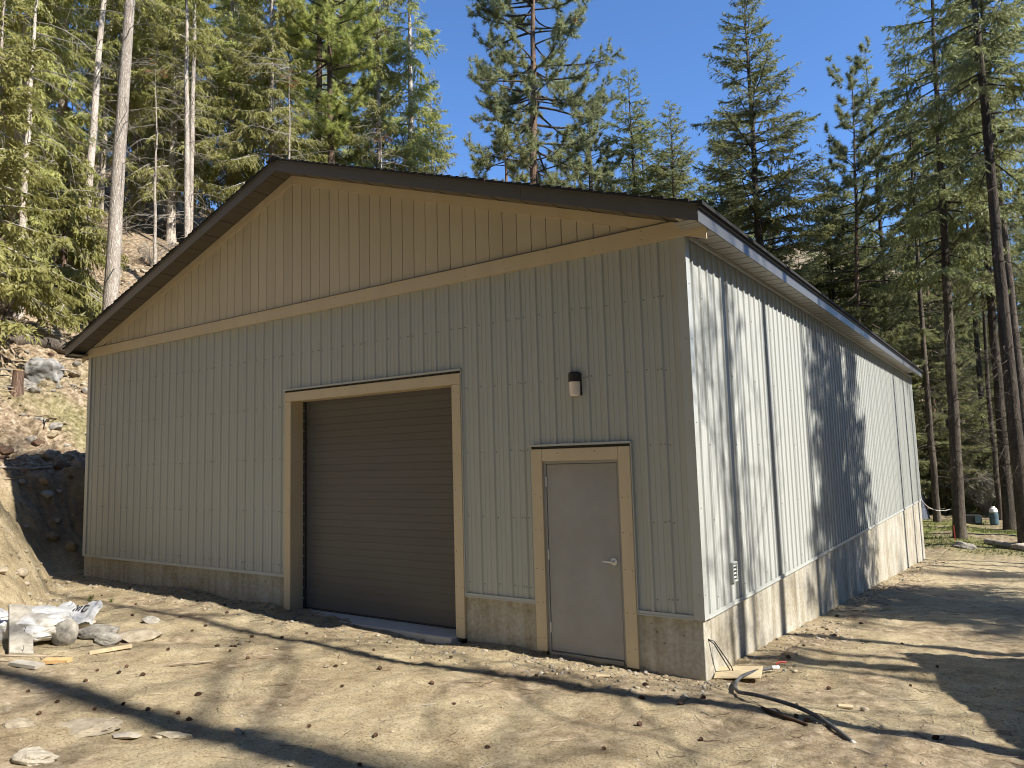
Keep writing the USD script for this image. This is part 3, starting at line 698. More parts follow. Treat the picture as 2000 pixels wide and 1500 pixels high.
# nail heads on the casings and the frieze, and scuff guard plates
nh = MB()
for x, z0, z1 in ((gx0 - CAS / 2, -0.3, gtop), (gx1 + CAS / 2, -0.3, gtop), (dx0 - CAS / 2, -0.4, dtop), (dx1 + CAS / 2, -0.4, dtop)):
    for z in np.arange(z0, z1, 0.41):
        for o in (-0.04, 0.04):
            nh.add(sv * [0.0055, 0.0025, 0.0055] + [x + o + rng.uniform(-.006, .006), -0.0455, z + rng.uniform(-.03, .03)], sf)
for x in np.arange(-W, 0.2, 0.62):
    for z in (4.05, 4.145):
        nh.add(sv * [0.0055, 0.0025, 0.0055] + [x + rng.uniform(-.02, .02), -0.0505, z + rng.uniform(-.01, .01)], sf)
for x0, x1, z in ((gx0, gx1, gtop + CAS / 2), (dx0, dx1, dtop + CAS / 2)):
    for x in np.arange(x0 + 0.2, x1, 0.5):
        nh.add(sv * [0.0055, 0.0025, 0.0055] + [x + rng.uniform(-.03, .03), -0.0455, z + rng.uniform(-.03, .03)], sf)
obj('nail_head', nh.out(), 'cone_brown', barn, kind='stuff')
# ------------------------------------------------------------------ things lying about the yard
def lay(x, y, dz=0.0):
    return (x, y, gz(x, y) + dz)


def single(name, mesh, m, label, cat, loc, rot=(0, 0, 0), smooth=True, group=None):
    t = thing(name, label, cat, loc, rot, None, group)
    obj({'stone': 'stone_body'}.get(name, name + '_body'), mesh, m, t, smooth)
    return t


def solo(name, mesh, m, label, cat, loc, rot=(0, 0, 0), smooth=False, group=None):
    """A thing that is one mesh."""
    p = usdkit.mesh(stage, path_of(name), mesh, M[m], smooth)
    place(p, loc, rot)
    return tag(p.GetPrim(), label, cat, group)


# the row of field stones by the white sacks
solo('stone', rock(3, (0.145, 0.135, 0.17), 0.95, 4, 0.22), 'stone_grey', 'round grey boulder standing upright between the white sacks and the flat stones', 'stone', lay(-6.47, -3.20, 0.10), (0, 0, 20), True)
solo('stone', rock(5, (0.24, 0.15, 0.12), 0.75, 4, 0.25), 'stone_grey', 'long rounded tan stone right behind the round grey boulder', 'stone', lay(-6.42, -2.86, 0.05), (0, 0, 35), True)
solo('stone', rock(8, (0.19, 0.12, 0.11), 0.8, 4, 0.3), 'stone_grey', 'smaller wedge shaped tan stone in the middle of the stone row', 'stone', lay(-6.20, -2.86, 0.04), (0, 0, 10), True)
solo('stone', rock(11, (0.30, 0.19, 0.12), 0.75, 4, 0.3, True), 'stone_tan', 'broad flat pale stone at the right end of the stone row', 'stone', lay(-6.15, -2.52, 0.03), (8, 5, 50), True)
solo('stone', rock(12, (0.12, 0.10, 0.08), 0.7, 3, 0.3, True), 'stone_grey', 'small grey stone lying behind the broad flat pale stone', 'stone', lay(-6.70, -2.05, 0.02), (0, 0, 15), True)
solo('stone', rock(21, (0.36, 0.19, 0.07), 0.7, 4, 0.55, True), 'stone_tan', 'large flat pale rock sunk in the dirt at the front left', 'stone', lay(-3.56, -4.40, -0.02), (0, 0, 28), True)
solo('stone', rock(22, (0.16, 0.10, 0.07), 0.7, 4, 0.5, True), 'stone_tan', 'small flat pale rock just left of the large sunken rock', 'stone', lay(-3.92, -4.68, 0.0), (0, 0, 40), True)
solo('stone', rock(23, (0.14, 0.065, 0.03), 0.6, 3, 0.3, True), 'stone_pale', 'thin pale slab of rock right of the large sunken rock', 'stone', lay(-3.15, -4.23, 0.01), (0, 0, 30), True)
solo('stone', rock(24, (0.17, 0.11, 0.08), 0.8, 4, 0.5, True), 'stone_pale', 'whitish angular rock at the bottom left edge of the yard', 'stone', lay(-3.12, -4.88, 0.02), (4, 3, 25), True)
solo('stone', rock(25, (0.16, 0.07, 0.05), 0.7, 4, 0.5, True), 'stone_tan', 'half buried long tan rock right of the thin pale slab', 'stone', lay(-2.86, -4.02, -0.005), (0, 0, 30), True)
solo('stone', rock(31, (0.13, 0.11, 0.09), 0.8, 3, 0.35, True), 'stone_tan', 'pale stone poking out halfway up the sandy cut bank', 'stone', lay(-9.75, -2.38, 0.02), (0, 0, 15), True)
solo('stone', rock(32, (0.11, 0.09, 0.07), 0.8, 3, 0.35, True), 'stone_tan', 'pale stone high on the sandy cut bank near its crest', 'stone', lay(-9.25, -2.85, 0.02), (0, 0, 65), True)
# white sacks
def sack(seed, size, letters=None):
    s = trimesh.creation.icosphere(subdivisions=4); v = np.array(s.vertices)
    v = np.sign(v) * np.abs(v) ** 0.7
    w = meshkit.fbm(v * 2.2 + seed, 3, seed)[:, None] - 0.5
    cr = np.abs(meshkit.fbm(v * [4, 4, 7] + seed * 2, 3, seed + 3) - 0.5)[:, None]
    v = v * (1 + 0.5 * w - 0.30 * cr) * size
    v[:, 2] *= np.clip(1.1 - 0.35 * np.abs(v[:, 0] / size[0]), 0.3, 1.1)
    return v, np.array(s.faces)
solo('white_sack', sack(2, (0.40, 0.28, 0.15)), 'sack_dusty', 'dusty white woven sack under the leaning grey board', 'sack', lay(-6.85, -3.35, 0.11), (0, 0, 30), True)
solo('white_sack', sack(4, (0.26, 0.2, 0.14)), 'sack_white', 'clean white sack lying left of the leaning grey board', 'sack', lay(-7.62, -3.55, 0.1), (0, 0, 15), True)
solo('white_sack', sack(6, (0.30, 0.15, 0.09)), 'sack_white', 'white sack lying on top behind the leaning grey board', 'sack', lay(-7.15, -3.12, 0.20), (0, 8, 40), True)
t = thing('printed_sack', 'crumpled white sack with dark printed letters beside the round boulder', 'sack', lay(-7.05, -2.86, 0.08), (0, 0, 30))
g_ = np.stack(np.meshgrid(np.linspace(-0.34, 0.34, 44), np.linspace(0, 1, 26), indexing='xy'), -1).reshape(-1, 2)
def crumple(a, b):
    q = np.stack([a * 4, b * 3, 0 * a], -1)
    n = meshkit.fbm(q + 5, 3, 8) - 0.5; n2 = np.abs(meshkit.fbm(q * 2.2 + 9, 3, 12) - 0.5)
    edge = 0.035 * (meshkit.noise(np.stack([a * 22, b * 0, 0 * a], -1), 4) - 0.5) * (b > 0.9)
    return np.stack([a * (1.0 - 0.25 * b) + 0.05 * n, -0.16 + 0.34 * b + 0.06 * n, 0.02 + 0.20 * b ** 0.8 + 0.10 * n - 0.10 * n2 + edge], -1)
fv = crumple(g_[:, 0], g_[:, 1])
i = np.arange(43)[None] + 44 * np.arange(25)[:, None]
q = np.stack([i, i + 1, i + 45, i + 44], -1).reshape(-1, 4)
bv = fv + [0, 0.03, -0.03]
obj('sack_cloth', (np.vstack([fv, bv]), np.vstack([q, q[:, ::-1] + len(fv)])), 'sack_white', t, True)
obj('sack_fill', rock(14, (0.30, 0.14, 0.08), 0.9, 3, 0.25), 'sack_dusty', t, True)
for txt, a0, b0, h in (('MC', -0.03, 0.52, 0.10),):
    tm_ = meshkit.text_mesh(txt, h, 0.002, True)
    tv = np.array(trimesh.Trimesh(tm_.vertices, tm_.faces).vertices)
    obj('printed_letter', (crumple(a0 + tv[:, 0], b0 + tv[:, 1] / 0.4) + np.c_[0 * tv[:, 0], -0.006 - tv[:, 2], 0.006 + tv[:, 2]], np.array(tm_.faces)), 'black_print', t)
# leaning grey board with bent nails
t = thing('grey_board', 'weathered grey board with bent nails leaning over the white sacks', 'board', lay(-6.30, -3.72, 0.02), (0, 0, 0))
p0, p1 = np.array([0, 0, 0.0]), np.array([-0.82, 0.30, 0.36])
d = (p1 - p0) / np.linalg.norm(p1 - p0); sdir = np.cross(d, [0, 0, 1.0]); sdir /= np.linalg.norm(sdir); sdir = -sdir * 0.95 + np.array([0, 0, 0.25]); n_ = np.cross(d, sdir); n_ /= np.linalg.norm(n_); sdir = np.cross(n_, d)
bx, bf = box(0, 1.0, -0.115, 0.115, -0.02, 0.02, 0.004)
obj('board', (bx[:, :1] * d + bx[:, 1:2] * sdir + bx[:, 2:3] * n_ * (1 if n_[2] > 0 else -1), bf), 'weathered_wood', t)
up = n_ * (1 if n_[2] > 0 else -1)
for a, b in ((0.42, -0.03), (0.03, -0.01)):
    q0 = d * a + sdir * b + up * 0.018
    obj('nail', tube([q0, q0 + up * 0.045, q0 + up * 0.06 + d * 0.012 + sdir * 0.012], 0.0035, 6), 'cone_brown', t)
solo('wood_offcut', box(-0.13, 0.13, -0.05, 0.05, -0.02, 0.02, 0.002), 'fresh_wood', 'fresh orange wood offcut lying in front of the sacks', 'wood block', lay(-5.78, -3.58, 0.03), (3, 2, 38))
solo('wood_offcut', box(-0.17, 0.17, -0.06, 0.06, -0.018, 0.018, 0.002), 'weathered_wood', 'broken grey board end left of the orange wood offcut', 'wood block', lay(-5.76, -3.88, 0.03), (0, 4, 20))
solo('wood_offcut', box(-0.21, 0.21, -0.03, 0.03, -0.018, 0.018, 0.002), 'plywood', 'short pale lath lying right of the round boulder', 'wood block', lay(-5.78, -3.02, 0.03), (0, -3, 62))
solo('wood_offcut', box(-0.14, 0.14, -0.03, 0.03, -0.02, 0.02, 0.002), 'weathered_wood', 'small grey block at the left edge beside the sacks', 'wood block', lay(-6.72, -3.78, 0.14), (0, 25, -20))
solo('wood_offcut', box(-0.06, 0.06, -0.035, 0.035, -0.008, 0.008, 0.002), 'plywood', 'small square of pale wood on the right side of the yard', 'wood block', lay(1.35, -0.25, 0.012), (0, 0, 12))
solo('wood_offcut', box(-0.07, 0.07, -0.03, 0.03, -0.004, 0.004, 0.001), 'plywood', 'flat pale chip lying before the grey side door', 'wood block', lay(-0.85, -0.62, 0.008), (0, 0, 25))
solo('stick', tube([(-0.34, 0, 0.0), (0, 0.01, 0.012), (0.34, -0.01, 0.0)], [0.012, 0.014, 0.009], 7), 'dry_twig', 'pale straight stick lying in the middle of the left yard', 'stick', lay(-4.72, -2.82, 0.012), (0, 0, 55), True)
solo('stick', tube([(-0.6, 0, 0.02), (-0.1, 0.03, 0.015), (0.25, 0.0, 0.01), (0.5, 0.05, 0.0)], [0.007, 0.011, 0.01, 0.006], 6), 'dry_twig', 'thin grey stick lying across the broken board at the left', 'stick', lay(-6.05, -3.95, 0.05), (0, 0, 30), True)
# plywood scrap and water hose by the near corner
solo('plywood_scrap', box(-0.23, 0.23, -0.17, 0.17, -0.006, 0.006, 0.0015), 'plywood', 'yellowish plywood scrap on the dirt beside the building corner under the hose', 'plywood', lay(0.23, 0.30, 0.035), (4, -5, 12))
t = thing('water_hose', 'black poly pipe curving over the dirt by the building corner', 'pipe', (0, 0, 0))
hp = [(0.50, 0.60, .05), (0.40, 0.42, .05), (0.33, 0.12, .045), (0.36, -0.20, .03), (0.50, -0.52, .04), (0.72, -0.72, .07), (1.0, -0.85, .075), (1.26, -1.0, .05), (1.48, -1.25, .025), (1.62, -1.45, .01)]
hp = np.array(hp); tt = np.linspace(0, len(hp) - 1, 60)
from scipy.interpolate import CubicSpline
hs = CubicSpline(np.arange(len(hp)), hp)(tt); hs[:, 2] += ground_height(hs[:, 0], hs[:, 1], False)
obj('pipe', tube(hs, 0.017, 12), 'hose_poly', t, True)
obj('pipe_end', tube([hs[-1] + (hs[-1] - hs[-2]) * .0, hs[-1] + (hs[-1] - hs[-2]) * 1.3], 0.019, 12), 'sack_dusty', t, True)
v0 = hs[0]; dv = (hs[0] - hs[1]) / np.linalg.norm(hs[0] - hs[1])
cp = obj('coupling', tube([v0 - dv * 0.02, v0 + dv * 0.06], 0.023, 12), 'bright_steel', t, True)
obj('valve_lever', tube([v0 + dv * .03 + [0, 0, .03], v0 + dv * 0.05 + [0.02, 0.03, 0.05], v0 + dv * .08 + [0.05, 0.05, .045]], 0.011, 6), 'red_paint', t, True)
br = [(0.82, -0.92, .02), (0.95, -1.02, .02), (1.12, -1.12, .02), (1.25, -1.2, .02)]
br = np.array(br); br[:, 2] += ground_height(br[:, 0], br[:, 1], False)
solo('stick', tube(br, [0.014, 0.018, 0.016, 0.01], 8), 'cone_brown', 'dark stick lying right under the black pipe', 'stick', (0, 0, 0), (0, 0, 0), True)

# pine cones
def cone_mesh():
    n, m = 15, 12
    t_ = np.linspace(0, 1, n)[:, None]; a = np.arange(m)[None] / m * 2 * np.pi
    r = (np.sin(np.pi * np.clip(t_, 0.04, 0.97)) ** 0.8 * (1 - 0.35 * t_)) * 0.024
    s = np.where((np.arange(n)[:, None] + np.arange(m)[None]) % 2 == 0, 1.28, 0.78)
    r = r * s
    v = np.stack([t_ * 0.075 - 0.037 + 0 * a, r * np.cos(a), r * np.sin(a)], -1).reshape(-1, 3)
    i = (np.arange(n - 1)[:, None] * m + np.arange(m)[None]); j = (np.arange(n - 1)[:, None] * m + (np.arange(m)[None] + 1) % m)
    return v, np.stack([i, j, j + m, i + m], -1).reshape(-1, 4)
cm = cone_mesh()
first = None
spots = [(-5.0, -3.25), (-4.87, -3.4), (-5.1, -3.5), (-4.6, -3.3), (-5.35, -2.6), (-6.0, -1.9), (-5.2, -1.6), (-3.35, -1.9), (-2.9, -1.7), (-4.3, -2.3), (-3.9, -4.1), (-4.1, -4.45), (-4.35, -4.2), (-3.6, -3.8), (-3.3, -3.7), (-3.95, -4.85),
         (-2.1, -3.3), (-1.5, -3.15), (-1.2, -3.6), (-0.6, -2.9), (0.2, -2.6), (-0.9, -4.3), (-1.6, -4.2), (0.75, -3.7), (1.0, -0.5), (1.12, -1.0), (1.22, -1.05), (0.3, -0.9), (0.15, -1.9), (-1.4, -1.0), (-2.6, -0.9), (-3.6, -1.1), (-0.35, -0.7), (-0.2, -1.1), (0.5, 1.9), (0.35, 2.4), (0.6, 3.1), (0.4, 3.6), (0.7, 4.4), (0.5, 1.2), (0.25, 5.0), (0.55, 5.5), (1.4, 3.0), (1.9, 1.6), (1.1, 0.3), (2.1, -0.9), (1.75, 0.7)]
cr_ = np.random.RandomState(77)
spots += [(-cr_.uniform(4.5, 11.5), -cr_.uniform(0.4, 2.6)) for _ in range(18)] + [(cr_.uniform(-3.5, 2.2), -cr_.uniform(0.7, 4.6)) for _ in range(8)] + [(cr_.uniform(-5.2, -3.0), -cr_.uniform(3.2, 5.2)) for _ in range(6)]
spots = [s for s in spots if toe_distance(np.array([s[0]]), np.array([s[1]]))[0] < 0.2]
for k, (x, y) in enumerate(spots):
    rot, loc, sc = (cr_.uniform(-25, 25), cr_.uniform(-25, 25), cr_.uniform(0, 360)), lay(x, y, 0.011), cr_.uniform(0.55, 0.95)
    lab, grp = ('small brown pine cone lying on the bare dirt yard', 'pine cones on the yard') if x < 0.05 else ('small brown pine cone lying on the dirt beside the long side wall', 'pine cones along the side wall')
    if first is None:
        first = thing('pine_cone', lab, 'pine cone', loc, rot, sc, grp); obj('cone_scales', cm, 'cone_brown', first)
    else:
        copy(first, loc, rot, sc, lab, grp)
# loose stones
firsts = []
for k in range(80):
    u = cr_.uniform()
    if u < 0.45:
        x, y = -cr_.uniform(2, 10.5), -cr_.uniform(0.3, 4.6)
    elif u < 0.75:
        x, y = cr_.uniform(-3.5, 1.9), -cr_.uniform(0.15, 4.2)
    else:
        y = cr_.uniform(0.3, 11); x = 0.2 + abs(cr_.normal()) * 0.35
    if toe_distance(np.array([x]), np.array([y]))[0] > 0.1:
        continue
    sc = 0.012 + 0.035 * cr_.uniform() ** 3
    right = x > 0.05
    lab, grp = ('loose pale pebble lying on the bare dirt yard', 'pebbles on the yard') if not right else ('loose pale pebble at the foot of the long side wall', 'pebbles along the side wall')
    loc, rot = lay(x, y, sc * 0.25), (cr_.uniform(-20, 20), cr_.uniform(-20, 20), cr_.uniform(0, 360))
    if len(firsts) < 6:
        t = thing('pebble', lab, 'pebble', loc, rot, sc, grp); obj('pebble_body', rock(60 + len(firsts), (1.2, 0.9, 0.8), 0.75, 2, 0.4, True), 'stone_tan', t, 35); firsts.append(t)
    else:
        copy(firsts[k % 6], loc, rot, sc, lab, grp)


def scatter(name, label, protos, P, yaw, tilt, scale, mats):
    """Things nobody could count: one PointInstancer."""
    pi = UsdGeom.PointInstancer.Define(stage, path_of(name))
    paths = []
    for k, (m, mm, sm_) in enumerate(zip(protos, mats, [True] * len(protos))):
        pp = usdkit.mesh(stage, f'{pi.GetPath()}/{name}_kind' + (f'_{k:03d}' if k else ''), m, M[mm], sm_)
        paths.append(pp.GetPath())
    pi.CreatePrototypesRel().SetTargets(paths)
    n = len(P)
    pi.CreateProtoIndicesAttr(Vt.IntArray.FromNumpy((np.arange(n) % len(protos)).astype(np.int32)))
    pi.CreatePositionsAttr(Vt.Vec3fArray.FromNumpy(P.astype(np.float32)))
    h, tl = yaw / 2, tilt / 2
    q = np.c_[np.cos(h) * np.cos(tl), np.cos(h) * np.sin(tl), np.sin(h) * np.sin(tl), np.sin(h) * np.cos(tl)]
    pi.CreateOrientationsAttr(Vt.QuathArray([Gf.Quath(float(a), float(b), float(c), float(d_)) for a, b, c, d_ in q]))
    pi.CreateScalesAttr(Vt.Vec3fArray.FromNumpy(np.repeat(scale[:, None], 3, 1).astype(np.float32)))
    tag(pi.GetPrim(), label, None, None, 'stuff')
    return pi


def yard_points(n, r):
    pts = []
    a = np.c_[r.uniform(-13, 2.8, n), -6.2 + 6.2 * r.uniform(0, 1, n) ** 0.8]
    b = np.c_[r.uniform(0.05, 3.4, n // 2), r.uniform(0, 16, n // 2)]
    p = np.vstack([a, b])
    dens = meshkit.fbm(np.c_[p * 0.9, np.zeros(len(p))], 3, 91)
    p = p[(toe_distance(p[:, 0], p[:, 1]) < 0.3) & (r.uniform(0, 1, len(p)) < np.clip((dens - 0.3) * 3, 0.08, 1))]
    return np.c_[p, ground_height(p[:, 0], p[:, 1])]


r_ = np.random.RandomState(12)
P = yard_points(15000, r_)
scatter('gravel', 'fine gravel and crumbs of soil strewn over the yard', [rock(70 + k, (1, 0.85, 0.8), 0.7, 1, 0.4, True) for k in range(4)], P + [0, 0, 0.001], r_.uniform(0, 6.28, len(P)), r_.uniform(-.3, .3, len(P)), 0.003 + 0.010 * r_.uniform(0, 1, len(P)) ** 5, ['stone_tan', 'stone_grey', 'earth_clod', 'stone_pale'])
n = 2600
wp = np.vstack([np.c_[r_.uniform(-12.8, 0.3, n), -0.05 - 1.0 * r_.uniform(0, 1, n) ** 1.5], np.c_[0.05 + 0.75 * r_.uniform(0, 1, n // 2) ** 1.6, r_.uniform(-0.2, 19, n // 2)]])
WP = np.c_[wp, ground_height(wp[:, 0], wp[:, 1])]
scatter('soil_clods', 'loose clods and stones along the foot of the walls', [rock(90 + k, (1, 0.85, 0.8), 0.75, 1, 0.4, True) for k in range(4)], WP, r_.uniform(0, 6.28, len(WP)), r_.uniform(-.4, .4, len(WP)), 0.006 + 0.034 * r_.uniform(0, 1, len(WP)) ** 4, ['earth_clod', 'stone_tan', 'earth_clod', 'stone_grey'])
P = yard_points(6500, r_)
def twig(seed, n=5):
    q = np.random.RandomState(seed); p = np.c_[np.linspace(-0.5, 0.5, n), 0.09 * q.normal(size=n).cumsum() * 0.5, 0.02 * np.abs(q.normal(size=n))]
    return tube(p, 0.018 * np.linspace(1, 0.5, n), 4)
scatter('needle_litter', 'dry needles and bits of twig strewn over the yard', [twig(k) for k in range(5)], P + [0, 0, 0.003], r_.uniform(0, 6.28, len(P)), r_.uniform(-.05, .05, len(P)), 0.04 + 0.20 * r_.uniform(0, 1, len(P)) ** 4, ['dry_twig', 'dry_twig', 'cone_brown', 'dry_twig', 'dead_wood'])
# rubble on the hillside
n = 9000
p = np.c_[-13 - 16 * r_.uniform(0, 1, n) ** 1.3, r_.uniform(-6, 18, n)]; p = p[toe_distance(p[:, 0], p[:, 1]) > 0.1]
P = np.c_[p, ground_height(p[:, 0], p[:, 1])]
scatter('rubble', 'broken stones and clods lying on the cut bank and slope', [rock(80 + k, (1, 0.8, 0.8), 0.8, 2, 0.45, True) for k in range(5)], P, r_.uniform(0, 6.28, len(P)), r_.uniform(-.5, .5, len(P)), 0.014 + 0.20 * r_.uniform(0, 1, len(P)) ** 7, ['stone_tan', 'earth_clod', 'stone_grey', 'stone_grey', 'cone_brown'])
n = 5000
p = np.c_[r_.uniform(-13.5, -7, n), r_.uniform(-6, -0.9, n)]; td_ = toe_distance(p[:, 0], p[:, 1]); p = p[(td_ > -0.35) & (r_.uniform(0, 1, n) < np.where(td_ < 0.25, 1, 0.45))]
P = np.c_[p, ground_height(p[:, 0], p[:, 1])]
scatter('bank_clods', 'crumbled soil and small stones on the sandy cut bank', [rock(100 + k, (1, 0.85, 0.85), 0.8, 1, 0.45, True) for k in range(4)], P, r_.uniform(0, 6.28, len(P)), r_.uniform(-.5, .5, len(P)), 0.008 + 0.05 * r_.uniform(0, 1, len(P)) ** 5, ['earth_clod', 'stone_tan', 'earth_clod', 'stone_tan'])
n = 5000
p = np.c_[-13.5 - 34 * r_.uniform(0, 1, n) ** 1.2, r_.uniform(-6, 30, n)]; p = p[toe_distance(p[:, 0], p[:, 1]) > 1.0]
P = np.c_[p, ground_height(p[:, 0], p[:, 1])]
scatter('fallen_twigs', 'fallen twigs and dead branches on the hillside', [twig(20 + k, 7) for k in range(5)], P + [0, 0, .03], r_.uniform(0, 6.28, len(P)), r_.uniform(-.5, .5, len(P)), 0.2 + 1.6 * r_.uniform(0, 1, len(P)) ** 4, ['dead_wood', 'dry_twig', 'dead_wood', 'dry_twig', 'cone_brown'])
def tuft(seed, n=26, h=1.0):
    q = np.random.RandomState(seed); a = q.uniform(0, 6.28, n); l = q.uniform(.5, 1, n) * h; b = np.c_[np.cos(a), np.sin(a), 0 * a] * q.uniform(0, .35, n)[:, None]
    o = np.c_[np.cos(a), np.sin(a), 0 * a]; s = np.c_[-np.sin(a), np.cos(a), 0 * a] * 0.022
    mid = b + o * 0.2 * l[:, None] + np.c_[0 * a, 0 * a, l * 0.65]; tip = b + o * (0.55 * l * q.uniform(.4, 1.2, n))[:, None] + np.c_[0 * a, 0 * a, l]
    v = np.stack([b - s, b + s, mid + s * .8, mid - s * .8, tip], 1).reshape(-1, 3); i = np.arange(n)[:, None] * 5
    return v, np.vstack([i + [0, 1, 2], i + [0, 2, 3], i + [3, 2, 4]])
n = 16000
p = np.c_[r_.normal(1.5, 6, n), r_.normal(29, 4.5, n)]
p2 = np.c_[-15 - 9 * r_.uniform(0, 1, 1500), r_.uniform(-5, 16, 1500)]; p2 = p2[(toe_distance(p2[:, 0], p2[:, 1]) > 1.8)]
p = np.vstack([p[(p[:, 1] > 21.5)], p2]); p = p[meshkit.fbm(np.c_[p * 0.5, np.zeros(len(p))], 4, 31) > 0.44]
P = np.c_[p, ground_height(p[:, 0], p[:, 1])]
scatter('grass', 'thin spring grass behind the building and on the slope', [tuft(k) for k in range(4)], P, r_.uniform(0, 6.28, len(P)), r_.uniform(-.1, .1, len(P)), r_.uniform(0.03, 0.09, len(P)), ['grass_green'] * 4)
for k, (x, y) in enumerate(((-9.3, -1.55), (-9.05, -1.7), (-8.8, -1.5))):
    solo('grass_tuft', [v_ * 0.09 if j == 0 else v_ for j, v_ in enumerate(tuft(40 + k, 40))], 'grass_green', ['little green grass tuft at the shadow edge near the left bank', 'second little grass tuft nearest the sacks by the left bank', 'third little grass tuft out on the dirt by the left bank'][k], 'grass tuft', lay(x, y), (0, 0, 40 * k))

# stones, stump and fallen wood on the slope
solo('boulder', rock(40, (0.52, 0.45, 0.55), 0.9, 4, 0.45, True), 'stone_orange', 'large grey boulder with an orange stain on the left slope', 'boulder', lay(-18.75, 1.6, 0.2), (0, 10, 30), True)
solo('boulder', rock(41, (0.34, 0.28, 0.26), 0.85, 4, 0.3, True), 'stone_grey', 'smaller grey boulder leaning left against the stained boulder', 'boulder', lay(-18.5, 0.95, 0.1), (0, 0, 70), True)
solo('boulder', rock(42, (0.30, 0.25, 0.22), 0.8, 4, 0.3, True), 'stone_pale', 'pale rock on the slope close to the building\'s left eave', 'boulder', lay(-19.8, 4.2, 0.1), (0, 0, 20), True)
solo('boulder', rock(43, (0.5, 0.4, 0.28), 0.7, 4, 0.3, True), 'stone_grey', 'flat grey outcrop on the slope right of the thin left trunk', 'boulder', lay(-20.6, 2.3, 0.05), (0, 0, 40), True)
st = thing('tree_stump', 'sawn reddish tree stump left of the stained boulder on the slope', 'stump', lay(-17.85, 0.6, -0.15), (0, 0, 0))
obj('stump_trunk', tube([(0, 0, 0), (0.01, 0, 0.4), (0.02, 0.01, 0.75)], [0.17, 0.13, 0.125], 12), 'bark_pine', st, 40)
c = trimesh.creation.cylinder(radius=0.118, height=0.012, sections=14); c.apply_translation((0.02, 0.01, 0.757)); obj('sawn_top', c, 'fresh_wood', st)
lg = np.array([(-20.3, 1.2, 0.1), (-19.9, 2.2, 0.14), (-19.4, 3.3, 0.12), (-18.8, 4.3, 0.1)]); lg[:, 2] += [gz(a, b) for a, b in lg[:, :2]]
solo('fallen_log', tube(lg, [0.2, 0.19, 0.17, 0.13], 12), 'bark_dark', 'dark fallen log lying across the slope above the boulders', 'log', (0, 0, 0), (0, 0, 0), 40)

# behind the building: log, stake, barrel, boulder, rope, cover
lg = np.array([(1.5, 25.4, 0.06), (2.4, 24.0, 0.08), (3.6, 22.4, 0.05)]); lg[:, 2] += [gz(a, b) for a, b in lg[:, :2]]
solo('fallen_log', tube(lg, [0.12, 0.11, 0.1], 10), 'bark_pale', 'pale log lying on the ground behind the building at the far right', 'log', (0, 0, 0), (0, 0, 0), 40)
solo('stone', rock(51, (0.36, 0.3, 0.22), 0.75, 4, 0.3, True), 'stone_pale', 'pale stone beside the log at the right edge', 'stone', lay(2.5, 24.1, 0.08), (0, 0, 0), True)
solo('stone', rock(52, (0.42, 0.3, 0.22), 0.75, 4, 0.3, True), 'stone_grey', 'grey stone in front of the trunk with the red stake', 'stone', lay(0.85, 23.3, 0.05), (0, 0, 0), True)
solo('marker_stake', box(-0.022, 0.022, -0.01, 0.01, 0, 0.6, 0.003), 'red_paint', 'red marker stake standing before a tree trunk behind the building', 'stake', lay(0.48, 25.6, -0.05), (3, -2, 20))
t = thing('plastic_drum', 'blue and white plastic drum standing between trunks in the back', 'drum', lay(1.55, 33.6), (0, 0, 0))
prof = [(0.0, 0.0), (0.17, 0.0), (0.185, 0.04), (0.185, 0.22), (0.175, 0.24), (0.185, 0.26), (0.185, 0.5), (0.16, 0.55), (0.0, 0.55)]
obj('drum_body', trimesh.creation.revolve(prof, sections=24), 'blue_plastic', t, 30)
obj('drum_lid', trimesh.creation.revolve([(0, 0.549), (0.15, 0.549), (0.185, 0.58), (0.15, 0.72), (0.08, 0.78), (0.07, 0.84), (0.0, 0.845)], sections=24), 'white_plastic', t, 30)
t = thing('storage_box', 'dark box with a pale label beside the blue and white drum', 'box', lay(0.75, 33.6), (0, 0, 10))
obj('box_body', box(-0.4, 0.3, -0.25, 0.25, 0, 0.42, 0.02), 'black_rubber', t)
obj('box_label', box(0.02, 0.27, -0.262, -0.2505, 0.06, 0.38, 0.003), 'blue_plastic', t)
solo('boulder', rock(53, (0.95, 0.7, 0.75), 0.85, 4, 0.25), 'stone_pale', 'white boulder beside the dark barrel behind the building', 'boulder', lay(-0.1, 46.5, 0.3), (0, 0, 0), True)
c = trimesh.creation.cylinder(radius=0.75, height=1.9, sections=28); c.apply_transform(trimesh.transformations.rotation_matrix(math.pi / 2, (0, 1, 0.25)))
solo('barrel', c, 'black_rubber', 'dark barrel lying on its side left of the white boulder', 'barrel', lay(-1.6, 45.0, 0.6), (0, 0, 0), 40)
h = np.array([(0.9 * math.cos(a) * s_ * (1 + 0.12 * math.sin(5 * a)), 0.9 * math.sin(a) * s_ * (1 + 0.12 * math.sin(5 * a)), z_) for z_, s_ in ((0, 1.05), (0.5, 0.95), (1.3, 0.75), (2.2, 0.5), (2.9, 0.28), (3.1, 0.05)) for a in np.linspace(0, 2 * np.pi, 25)[:-1]])
i = np.arange(24); q = np.vstack([np.stack([k * 24 + i, k * 24 + (i + 1) % 24, (k + 1) * 24 + (i + 1) % 24, (k + 1) * 24 + i], 1) for k in range(5)])
solo('draped_tarp', (h, q), 'tarp_blue_grey', 'blue grey tarp draped over a tall pile beyond the building\'s far corner', 'tarp', lay(-2.3, 36.0), (0, 0, 0), True)
rp = np.array([(-0.05, 20.2, 0.15), (0.0, 23.5, -0.55), (0.4, 26.6, -0.75)])
solo('rope', tube(CubicSpline([0, 1, 2], rp)(np.linspace(0, 2, 20)), 0.012, 5), 'sack_dusty', 'pale rope running from the far corner to a trunk', 'rope', (0, 0, 0), (0, 0, 0), True)
